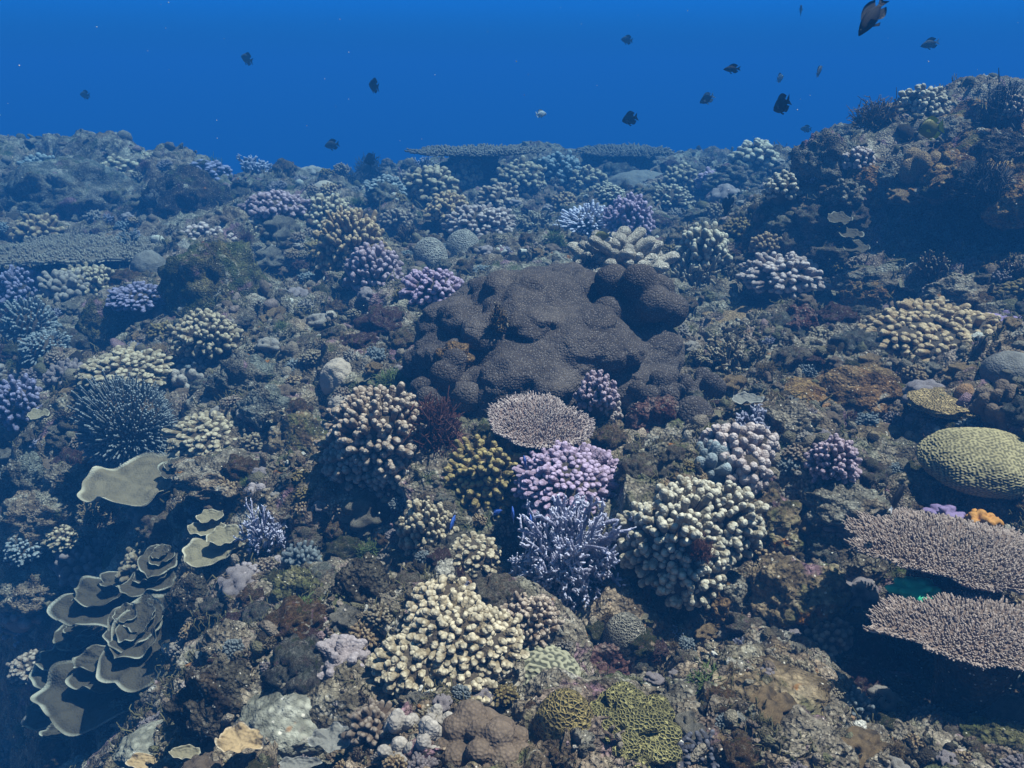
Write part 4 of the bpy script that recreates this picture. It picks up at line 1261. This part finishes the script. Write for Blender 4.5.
F(350, 235, 70, 50, 'tan', 'tan overgrown colony below the yellowish far bush', 190, 1)
D(325, 188, 30, 16, 'smooth_grey', 'smooth pale far knob on the ridge line', 'boulder_coral', 'boulder coral', 'boulder corals')
A(555, 238, 26, 18, 'green_algae', 'hazy green weed cushion behind the great mound', 120, .02)
for bx, by, bw, bh, m_, lb in ((430, 180, 54, 28, 'cream', 'hazy cream coral under the long skyline table'), (385, 185, 40, 20, 'grey_blue', 'hazy grey coral on the far slope near dark weed'), (465, 172, 36, 24, 'yellow_cream', 'pale yellowish far coral under the middle of the long skyline table'),
                           (520, 172, 50, 26, 'cream', 'far cream coral right of the long skyline table'), (560, 165, 44, 26, 'grey_blue', 'far grey coral between the two skyline tables'), (590, 178, 40, 24, 'cream', 'far cream coral under the shorter skyline table'),
                           (500, 195, 44, 24, 'beige', 'far beige coral behind the broad pinkish beige one'), (445, 205, 44, 26, 'tan', 'brownish far coral left of the broad pinkish beige one'), (610, 192, 30, 14, 'white_cream', 'far pale coral behind the blue-tipped one')):
    F(bx, by, bw, bh, m_, lb, 60, 1)
A(370, 165, 30, 22, 'navy_algae', 'blackish feathery tuft on the far skyline', 120, .03)
A(352, 178, 26, 18, 'navy_algae', 'blackish low tuft left of the feathery skyline one', 90, .03)

# ------------------------------------------------------------------ on the ledge
F(922, 98, 56, 26, 'white_cream', 'cream finger coral crowning the overhanging ledge', 70, 1, 'cream coral crowning the ledge', height=.4)
A(1002, 106, 52, 50, 'navy_algae', 'dark feathery bush on top of the overhanging ledge', 260, .02, 'dark feathery bush')
A(985, 178, 60, 46, 'navy_algae', 'dark green-black bush on the lit face of the ledge', 260, .02)
A(880, 112, 60, 30, 'brown_algae', 'hazy brown bush on the skyline left of the ledge crown', 260, .02)
F(858, 157, 34, 20, 'pink_white', 'small pale coral on the far end of the ledge', 40, 1)
F(845, 190, 40, 22, 'reef_pale', 'grey rough coral on the falling edge of the ledge', 40, 1)
D(915, 168, 64, 40, 'massive_tan', 'yellow-brown hump on the lip of the overhang', 'boulder_coral', 'boulder coral', 'boulder corals', short='yellow-brown hump', lumps=10, rr=(.3, .4))
K(955, 165, 70, 30, 'reef_ochre', 'pale crusted lip stone of the overhang')
K(1015, 195, 56, 36, 'reef_ochre', 'orange-pink crusted lip stone at the picture edge')
K(890, 172, 54, 34, 'reef_grey', 'grey crusted lip stone beside the yellow-brown hump')
K(955, 128, 60, 24, 'reef_pale', 'pale ragged crust on the upper face of the ledge')
K(1000, 145, 60, 34, 'reef_dark', 'dark ragged crust on the upper face of the ledge')
F(1015, 105, 26, 20, 'beige', 'small beige coral on the ledge top at the picture edge', 40, 1)
K(826, 150, 70, 40, 'reef_grey', 'grey hazy shoulder of rock where the ledge sinks')
K(845, 135, 60, 26, 'reef_grey', 'hazy coral-crusted hump on the skyline below the brown bush')
P(850, 232, 26, 12, 'plate_brown', 'upper brown plate hanging at the end of the overhang', tilt=14)
P(856, 246, 26, 12, 'plate_brown', 'lower brown plate hanging at the end of the overhang', tilt=14)
P(840, 218, 24, 12, 'plate_brown', 'topmost brown plate at the end of the overhang', tilt=14)
S(932, 264, 34, 28, 'dark_finger', 'dark twig coral with cream tips in the mouth of the hollow', 40, 2, .035, 'dark twig coral')
S(1012, 266, 30, 24, 'dark_finger', 'dark twig coral with cream tips at the picture edge', 30, 2, .035)
B(958, 291, 26, 16, 'sponge_yellow', 'yellow sponge in front of the dark hollow', 'yellow sponge', lumps=9)
K(880, 278, 90, 30, 'reef_pale', 'long pale crusted rock at the foot of the hollow')
K(965, 290, 80, 26, 'reef', 'mottled rock carrying the yellow sponge')
K(800, 322, 50, 40, 'reef_red', 'reddish brown rock right of the golden tan colony')
B(1005, 316, 50, 14, 'sponge_purple', 'lilac crust on the rock above the wide tan coral')
# ------------------------------------------------------------------ fish
def fin(base, edge, t=.012):
    """a fin between its root line and its outer edge, thick at the root, thin at the edge"""
    base, edge = np.array(base, float), np.array(edge, float)
    rows = []
    for q in (0., .5, 1.):
        rows.append(base + (edge - base) * q)
    n = len(base)
    V, th = [], (t, t * .7, t * .2)
    for sgn in (1, -1):
        for r_, k in zip(rows, th):
            V.append(np.stack([r_[:, 0], np.full(n, sgn * k / 2), r_[:, 1]], 1))
    V = np.concatenate(V)
    fs = []
    for s in (0, 3 * n):
        for i in range(2):
            a = s + i * n + np.arange(n - 1)
            q = np.stack([a, a + 1, a + n + 1, a + n], 1)
            fs.append(q if s else q[:, ::-1])
    a = 2 * n + np.arange(n - 1)
    fs.append(np.stack([a, a + 1, a + 3 * n + 1, a + 3 * n], 1))
    g = Geo()
    g.add(V, np.concatenate(fs))
    return g

def fish_parts(hgt=.44, wid=.15, fork=.5, dors=.10):
    g = Geo()
    xs = np.array([.50, .47, .42, .34, .24, .12, 0, -.10, -.19, -.26, -.31])
    up = np.array([.02, .16, .32, .52, .70, .82, .82, .70, .48, .28, .20]) * hgt * .62
    lo = np.array([.02, .12, .24, .42, .60, .72, .74, .62, .42, .26, .20]) * hgt * .62
    wd = np.array([.04, .30, .52, .76, .95, 1., .92, .72, .46, .26, .16]) * wid * .5
    a = np.arange(14) * 2 * math.pi / 14
    rows = []
    for x, u_, l_, w_ in zip(xs, up, lo, wd):
        z = np.where(np.sin(a) > 0, np.sin(a) * u_, np.sin(a) * l_)
        rows.append(np.stack([np.full(14, x), np.cos(a) * w_, z], 1))
    V = np.concatenate(rows)
    k = np.arange(14); k2 = (k + 1) % 14
    q = np.concatenate([np.stack([i * 14 + k, i * 14 + k2, (i + 1) * 14 + k2, (i + 1) * 14 + k], 1)[:, ::-1] for i in range(len(xs) - 1)])
    V = np.concatenate([V, [[.505, 0, 0], [-.315, 0, 0]]])
    n = len(xs) * 14
    c1 = np.stack([k, k2, np.full(14, n)], 1)
    c2 = np.stack([(len(xs) - 1) * 14 + k, (len(xs) - 1) * 14 + k2, np.full(14, n + 1)], 1)[:, ::-1]
    g.add(V, [q, c1, c2])
    H_ = hgt * .62
    s = np.linspace(-1, 1, 9)
    tail = fin(np.stack([np.full(9, -.29), s * .2 * H_], 1), np.stack([-.50 + fork * .16 * (1 - np.abs(s)) - .0, s * .62 * H_], 1))
    t = np.linspace(0, 1, 9)
    dx = .22 - t * .44
    dz = np.interp(-dx, -xs, up) - .01
    dorsal = fin(np.stack([dx, dz], 1), np.stack([dx - .06 - .06 * t, dz + dors * np.sin(np.pi * (.12 + .8 * t)) ** .6 + .05 * t], 1))
    ax_ = -.02 - t * .22
    az = -np.interp(-ax_, -xs, lo) + .01
    anal = fin(np.stack([ax_, az], 1), np.stack([ax_ - .07 - .05 * t, az - dors * 1.1 * np.sin(np.pi * (.15 + .75 * t)) ** .6 - .03 * t], 1))
    pel = fin(np.stack([.16 - t * .06, np.full(9, -.68 * H_)], 1), np.stack([.06 - t * .08, -.68 * H_ - .12 + .03 * t], 1))
    out = [('body', g), ('tail_fin', tail), ('dorsal_fin', dorsal), ('anal_fin', anal), ('pelvic_fin', pel)]
    for sg in (1, -1):
        pc = fin(np.stack([.20 - t * 0, -.02 + .08 * (t - .5)], 1), np.stack([.04 + .05 * t, -.06 + .16 * (t - .5)], 1), .006)
        v = pc.V().copy()
        v[:, 1] = v[:, 1] + sg * (wid * .47 + (.20 - v[:, 0]) * .35)
        pc.set(v)
        out.append(('pectoral_fin', pc))
        e = Geo()
        v, f = ico(2)
        e.add(v * .024 + np.array([.385, sg * wid * .30, .06 * hgt / .44]), f)
        out.append(('eye', e))
    return out

_FM = {}
def fish(px, py, Y, length, ang, yaw, body, fins, label, hgt=.44, tail=None, group='dark damselfish in open water', name='damselfish', cat='fish', roll=0, fork=.5):
    """ang: the way the nose points in the picture (0 right, 90 up); yaw: turned towards (-) or away (+) from the eye"""
    key = (hgt, body, fins, tail, fork)
    if key not in _FM:
        _FM[key] = [(n_, g.mesh(n_, MAT['eye_black'] if n_ == 'eye' else MAT[body] if n_ == 'body' else MAT[tail] if (tail and n_ == 'tail_fin') else MAT[fins])) for n_, g in fish_parts(hgt, .16, fork)]
    p = at(px, py, Y)
    right, upv, fw = np.array([1., 0, 0]), np.array([0, SP, CP]), np.array([0, CP, -SP])
    L_ = length / FPX * np.linalg.norm(p - np.array([0, 0, CAMZ])) / max(.6, math.cos(R_(yaw)))
    a = R_(ang)
    x = (right * math.cos(a) + upv * math.sin(a)) * math.cos(R_(yaw)) + fw * math.sin(R_(yaw))
    zref = np.array([0, 0, 1.]) if abs(x[2]) < .8 else right * (-1 if x[2] < 0 else 1)
    z = zref - x * (zref @ x); z /= np.linalg.norm(z)
    y = np.cross(z, x)
    M = Matrix((Vector(x), Vector(y), Vector(z))).transposed() @ Matrix.Rotation(R_(roll), 3, 'X')
    o = empty(name, p, M.to_euler())
    o.scale = (L_,) * 3
    for n_, me in _FM[key]:
        link(n_, me, o)
    tag(o, label, cat, group)

fd, ff = 'fish_dark', 'fish_fin'
fish(872, 17, 1.9, 37, 236, 8, fd, ff, 'largest dark fish, diving nose down at the top of the water', .34)
fish(897, 498, 1.15, 30, 58, 10, fd, ff, 'black fish with a bright tail diving behind the big brown table', .42, 'fish_tail_white', group='dark fish close to the reef')
fish(782, 105, 2.6, 14, 200, 66, fd, ff, 'small black fish seen end-on above the far white coral', .62)
fish(630, 119, 3.6, 14, 186, 35, fd, ff, 'dark fish with a forked tail hovering over the thick-edged skyline table', .62)
fish(732, 69, 3.2, 15, 178, 15, fd, ff, 'slim dark fish swimming level above the white skyline coral', .36)
fish(819, 71, 4.4, 14, 55, 30, 'fish_grey', ff, 'faint grey fish tilting upwards near the ledge', .40)
fish(707, 99, 3.8, 12, 200, 40, 'fish_grey', 'fish_pale', 'grey fish with pale fins just under the slim dark one', .50, 'fish_tail_white')
fish(930, 44, 4.2, 14, 190, 20, 'fish_grey', ff, 'faint fish with a pale tail over the ledge crown', .46, 'fish_tail_white')
fish(780, 78, 5.5, 10, 30, 40, 'fish_grey', ff, 'tiny faint fish above the black end-on one', .5)
fish(801, 10, 5.8, 11, 80, 30, 'fish_grey', ff, 'tiny faint upright fish at the very top of the water', .5)
fish(374, 86, 4.2, 13, 150, 40, fd, ff, 'lone dark fish in the water over the mauve corals', .66)
fish(247, 59, 5.0, 15, 150, 25, 'fish_grey', ff, 'faint bluish fish alone high over the left half', .5)
fish(332, 145, 5.0, 15, 185, 15, 'fish_grey', ff, 'faint fish low over the far ridge near the dark tufts', .5)
fish(370, 160, 5.2, 13, 190, 35, fd, ff, 'dim fish right above the feathery skyline tuft', .6)
fish(627, 40, 5.6, 11, 160, 30, 'fish_grey', ff, 'faint small fish high above the thick-edged skyline table', .5)
fish(541, 114, 5.2, 11, 10, 30, 'fish_pale', 'fish_pale', 'pale ghostly fish between the two skyline tables', .45)
fish(85, 95, 6.2, 11, 170, 20, 'fish_grey', ff, 'barely visible fish over the dim far mound', .5)
fish(806, 129, 5.8, 9, 170, 30, 'fish_grey', ff, 'tiny faint fish just above the hazy shoulder of the ledge', .5)
fish(728, 205, 3.4, 20, 262, 30, fd, ff, 'slender black fish hanging head down below the white skyline coral', .3, group='dark fish close to the reef')
fish(603, 236, 2.62, 19, 185, 20, 'fish_yellow_dark', 'fish_pale', 'striped olive fish peeping out of the pale leather coral', .5, 'fish_pale', group='reef fish among the corals')
fish(708, 432, 1.6, 20, 252, 20, 'fish_olive', 'fish_yellow', 'slim yellow-green fish upright over the pinkish white coral', .28, group='reef fish among the corals', name='wrasse')
fish(790, 449, 1.55, 16, 255, 30, 'fish_green', 'fish_green', 'small green fish between the pinkish white and the rosy lilac corals', .32, group='reef fish among the corals', name='wrasse')
fish(753, 556, 1.28, 17, 128, 20, 'fish_dark', 'fish_dark', 'dark slim fish beside the cream-white coral', .34, group='dark fish close to the reef')
fish(466, 632, 1.12, 18, 95, 30, 'fish_grey', 'fish_dark', 'grey fish hovering over the yellowish cream coral', .3, group='dark fish close to the reef')
fish(452, 524, 1.32, 18, 70, 20, 'fish_blue', 'fish_dark', 'dark blue fish beside the small cream knobbly coral', .4, group='blue fish under the finger corals')
for x_, y_, a_, l_, lb in ((525, 463, 100, 15, 'little blue fish between the mustard coral and the lilac dome'), (497, 512, 15, 11, 'little blue fish with a white tail below the mustard coral'),
                       (513, 515, 95, 17, 'upright little blue fish below the mustard coral'), (531, 522, 95, 15, 'upright little blue fish at the edge of the pale blue thicket')):
    fish(x_, y_, 1.33 if y_ > 480 else 1.45, l_, a_, 20, 'fish_blue', 'fish_blue', lb, .4, 'fish_tail_white', group='blue fish under the finger corals')
fish(931, 129, 2.5, 20, 190, 15, 'fish_yellow_dark', 'fish_yellow', 'yellow-rimmed butterflyfish in front of the ledge crust', .82, 'fish_yellow', group='reef fish among the corals', name='butterflyfish', fork=.1)
# ------------------------------------------------------------------ the many smaller colonies and stones
ANCH = [(x, y, w_, h_, s) for (x, y, w_, h_, s) in PLACED if s]
_used = set()
def where_label(what, px, py):
    """say what a small thing stands next to"""
    q = sorted(ANCH, key=lambda a: math.hypot((px - a[0]) / 1.3, py - a[1]))
    for a in q[:14]:
        dx, dy = px - a[0], py - a[1]
        if abs(dx) > abs(dy) * 1.1:
            rel = 'to the right of' if dx > 0 else 'to the left of'
        else:
            rel = 'below' if dy > 0 else 'above'
        for near in ('just ', '') if math.hypot(dx, dy) < .9 * (a[2] + a[3]) / 2 + 14 else ('',):
            lb = f'{what} {near}{rel} the {a[4]}'
            if lb not in _used and len(lb.split()) <= 16:
                _used.add(lb)
                return lb
    return None

def small_kinds():
    K_ = []
    def add(name, cat, group, words_, builder, mats, wt, hw, n=3):
        ms = []
        for i in range(n):
            gs = builder(i)
            for m, col in mats:
                g = gs
                ms.append((g.mesh(name, MAT[m]), col))
        K_.append((name, cat, group, words_, ms, wt, hw))
    def both(parts):
        g, c = parts[0][1], parts[1][1]
        c.V()
        return g.add(c.v[0], [np.concatenate(q) for q in (c.f3, c.f4) if q], c.tip[0])
    def merge(parts):
        g = parts[0][1]
        return g
    add('finger_coral', 'finger coral', 'small finger corals between the big ones', ('small', 'finger coral'), lambda i: both(finger_dome(95, .9, .42, 0, 1.1, 900 + i, inner=.6, seg=6)),
        (('cream', 'cream'), ('beige', 'beige'), ('grey_blue', 'blue-grey'), ('tan', 'tan'), ('grey_knob', 'grey'), ('mauve_knob', 'mauve'), ('olive', 'olive')), 6, .7)
    add('branching_coral', 'branching coral', 'small branching corals between the big ones', ('little', 'branching coral'), lambda i: merge(staghorn(26, .55, 1, 3, .03, 930 + i)),
        (('white_cream', 'whitish'), ('blue', 'bluish'), ('cream', 'cream'), ('dark_finger', 'brown')), 2, .65)
    add('knobbly_coral', 'knobbly coral', 'small knobbly corals between the big ones', ('small', 'knobbly coral'), lambda i: lobed([(*(q * .74), np.random.default_rng(i * 50 + k).uniform(.18, .3)) for k, q in enumerate(dome_dirs(22, -.1, .4, np.random.default_rng(940 + i)))], (.5, .45, .34), .6, 4, 24, i, .05, 6.),
        (('grey_knob', 'grey'), ('mauve_knob', 'mauve'), ('honeycomb_grey', 'netted grey'), ('massive_brown', 'brown'), ('massive_tan', 'tan')), 5, .7)
    add('encrusted_rock', 'reef rock', 'small crusted rocks between the corals', ('small', 'crusted rock'), lambda i: rock(960 + i, (.5, .44, .34), 4, .4, 1.8, .14),
        (('reef', 'mottled'), ('reef_pale', 'pale'), ('reef_brown', 'brown'), ('reef_olive', 'olive'), ('reef_grey', 'grey'), ('reef_warm', 'warm tan'), ('silted', 'pale silted'), ('reef_red', 'reddish')), 9, .7, 4)
    add('plate_coral', 'plate coral', 'small plate corals between the big ones', ('small', 'plate coral'), lambda i: leaf_plate(.9, 980 + i, .18, .08, .02, 48, 8), (('plate_cream', 'cream'), ('plate_grey', 'grey')), .6, .5)
    add('algae_tuft', 'seaweed tuft', 'small seaweed tufts', ('small', 'seaweed tuft'), lambda i: tuft(90, .6, 990 + i, .016), (('brown_algae', 'brown'), ('green_algae', 'green'), ('red_algae', 'dark red')), 1, .6)
    return K_

def scatter(count=900):
    kinds = small_kinds()
    wts = np.array([k[5] for k in kinds], float)
    r = np.random.default_rng(77)
    done, spots, tally = 0, [], {}
    big = [(x, y, w_, h_) for (x, y, w_, h_, s) in PLACED if s]
    for tr in range(30000):
        if done >= count:
            break
        px, py = r.uniform(-30, 1054), 768 - 610 * r.random() ** .8
        if (px < 180 and py > 560 and r.random() < .9) or (850 < px and 192 < py < 262):
            continue
        wpx = (16 + 44 * r.random() ** 1.7) * (1 if py > 260 else .75)
        if any(abs(px - x) < w_ * .42 + wpx * .25 and abs(py - y) < h_ * .42 + wpx * .2 for x, y, w_, h_ in big):
            continue
        if any(math.hypot(px - x, (py - y) * 1.3) < (wpx + v) * .38 for x, y, v in spots):
            continue
        k = kinds[r.choice(len(kinds), p=wts / wts.sum())]
        if k[0] == 'plate_coral':
            wpx *= .6
        me, colr = k[4][r.integers(len(k[4]))]
        lb = where_label(f'{k[3][0]} {colr} {k[3][1]}', px, py)
        if lb is None:
            continue
        if tally.get(k[0], 0) >= 285:
            continue
        G = hit2(px, py + wpx * .2)
        if G[2] - float(H(G[:1], G[1:2])[0]) > .02 and px < 800:
            continue
        tally[k[0]] = tally.get(k[0], 0) + 1
        s = wpx / FPX * np.linalg.norm(G - np.array([0, 0, CAMZ]))
        o = link(k[0], me)
        o.location = G - np.array([0, 0, .04 * s])
        o.rotation_euler = (R_(r.uniform(-8, 24)), R_(r.uniform(-16, 16)), r.uniform(0, 6.28))
        o.scale = (s * r.uniform(.9, 1.15), s * r.uniform(.9, 1.15), s * r.uniform(.8, 1.25))
        tag(o, lb, k[1], k[2])
        spots.append((px, py, wpx))
        done += 1
scatter()

# ------------------------------------------------------------------ what nobody could count: rubble and turf
def rubble(n=24000):
    r = np.random.default_rng(41)
    a = r.uniform(-.8, .8, n)
    Y = np.exp(r.uniform(math.log(.72), math.log(8.5), n))
    X = a * Y
    m = fbm(np.stack([X * 3, Y * 3, 0 * X], 1), 3, 91)
    keep = m + r.normal(0, .25, n) > -.15
    X, Y, m = X[keep], Y[keep], m[keep]
    n = len(X)
    Z = H(X, Y)
    D_ = np.sqrt(X ** 2 + Y ** 2 + (Z - CAMZ) ** 2)
    g = Geo()
    tone = np.clip(.42 + .55 * fbm(np.stack([X * 5, Y * 5, 0 * X + 4], 1), 2, 95) + r.normal(0, .22, n), 0, 1)
    # stones and lumps
    k = r.random(n)
    sel = np.where(k < .55)[0]
    v, f = ico(2)
    sz = np.exp(r.normal(math.log(.0036), .45, len(sel))) * np.minimum(D_[sel], 5) ** .9
    sc = sz[:, None] * r.uniform(.6, 1.3, (len(sel), 3))
    rot = r.normal(0, 1, (len(sel), 4)); rot /= np.linalg.norm(rot, axis=1)[:, None]
    def qrot(q, p):
        w_, xyz = q[:, None, :1], q[:, None, 1:]
        t = 2 * np.cross(np.broadcast_to(xyz, p.shape), p)
        return p + w_ * t + np.cross(np.broadcast_to(xyz, p.shape), t)
    shp = np.stack([v * (1 + .35 * pn(v * 1.6, i) + .2 * pn(v * 3.7, i + 50))[:, None] for i in range(40)])
    V = shp[r.integers(0, 40, len(sel))] * sc[:, None]
    V = qrot(rot, V) + np.stack([X[sel], Y[sel], Z[sel] + sz * .3], 1)[:, None]
    fo = (f[None] + (np.arange(len(sel)) * len(v))[:, None, None]).reshape(-1, 3)
    g.add(V.reshape(-1, 3), fo, .5, np.repeat(tone[sel], len(v)))
    # broken fingers and nubs
    sel = np.where((k >= .55))[0]
    for rep in range(2):
        ln = np.exp(r.normal(math.log(.0042), .4, len(sel))) * np.minimum(D_[sel], 5) ** .9
        d = unit(r.normal(0, 1, (len(sel), 3)) * np.array([1, 1, .6]) + np.array([0, 0, .6]))
        c = np.stack([X[sel], Y[sel], Z[sel]], 1) + r.normal(0, 1, (len(sel), 3)) * (ln * .7)[:, None] * np.array([1, 1, .1])
        fingers(g, c - d * (ln * .4)[:, None], c + d * ln[:, None], ln * .42, ln * r.uniform(.3, .5, len(sel)), 5, body=(0., .6), caps=(0., 50.), rnd=np.clip(tone[sel] + .08 * rep, 0, 1))
    o = link('coral_rubble', g.mesh('coral_rubble', MAT['rubble']))
    tag(o, 'broken coral bits and nubs strewn over the whole reef bed', 'coral rubble', kind='stuff')
rubble()

def turf(n=16000):
    r = np.random.default_rng(43)
    a = r.uniform(-.8, .8, n)
    Y = np.exp(r.uniform(math.log(.72), math.log(5.5), n))
    X = a * Y
    m = fbm(np.stack([X * 4, Y * 4, 0 * X + 9], 1), 3, 191)
    k = m + r.normal(0, .12, n) > .12
    X, Y = X[k], Y[k]
    n = len(X)
    Z = H(X, Y)
    D_ = np.sqrt(X ** 2 + Y ** 2 + (Z - CAMZ) ** 2)
    g = Geo()
    for rep in range(5):
        ln = np.exp(r.normal(math.log(.0075), .35, n)) * D_ ** .85
        c = np.stack([X, Y, Z - .002], 1) + r.normal(0, 1, (n, 3)) * (ln * .4)[:, None] * np.array([1, 1, .05])
        d = unit(r.normal(0, .6, (n, 3)) + np.array([0, 0, .9]))
        fingers(g, c, c + d * ln[:, None], ln * .07, ln * .04, 4, body=(0., .5), caps=(0.,), bend=r.normal(0, .2, (n, 3)) * ln[:, None])
    o = link('turf_algae', g.mesh('turf_algae', MAT['turf']))
    tag(o, 'short brownish green turf growing in patches on the reef bed', 'turf algae', kind='stuff')
turf()

def drift(n=170):
    r = np.random.default_rng(47)
    v, f = ico(1)
    Y = np.exp(r.uniform(math.log(.6), math.log(5.), n))
    X = r.uniform(-.75, .75, n) * Y
    Z = CAMZ + r.uniform(-.30, .17, n) * Y
    k = (Z > H(X, Y) + .05) & (Z < 1.5)
    P_ = np.stack([X, Y, Z], 1)[k]
    V = v[None] * (r.uniform(.0004, .0008, len(P_)) * np.sqrt(Y[k]))[:, None, None] + P_[:, None]
    g = Geo()
    g.add(V.reshape(-1, 3), (f[None] + (np.arange(len(P_)) * len(v))[:, None, None]).reshape(-1, 3))
    o = link('drifting_specks', g.mesh('drifting_specks', MAT['pale_lime']))
    tag(o, 'tiny pale specks drifting in the water', 'drifting specks', kind='stuff')
drift()
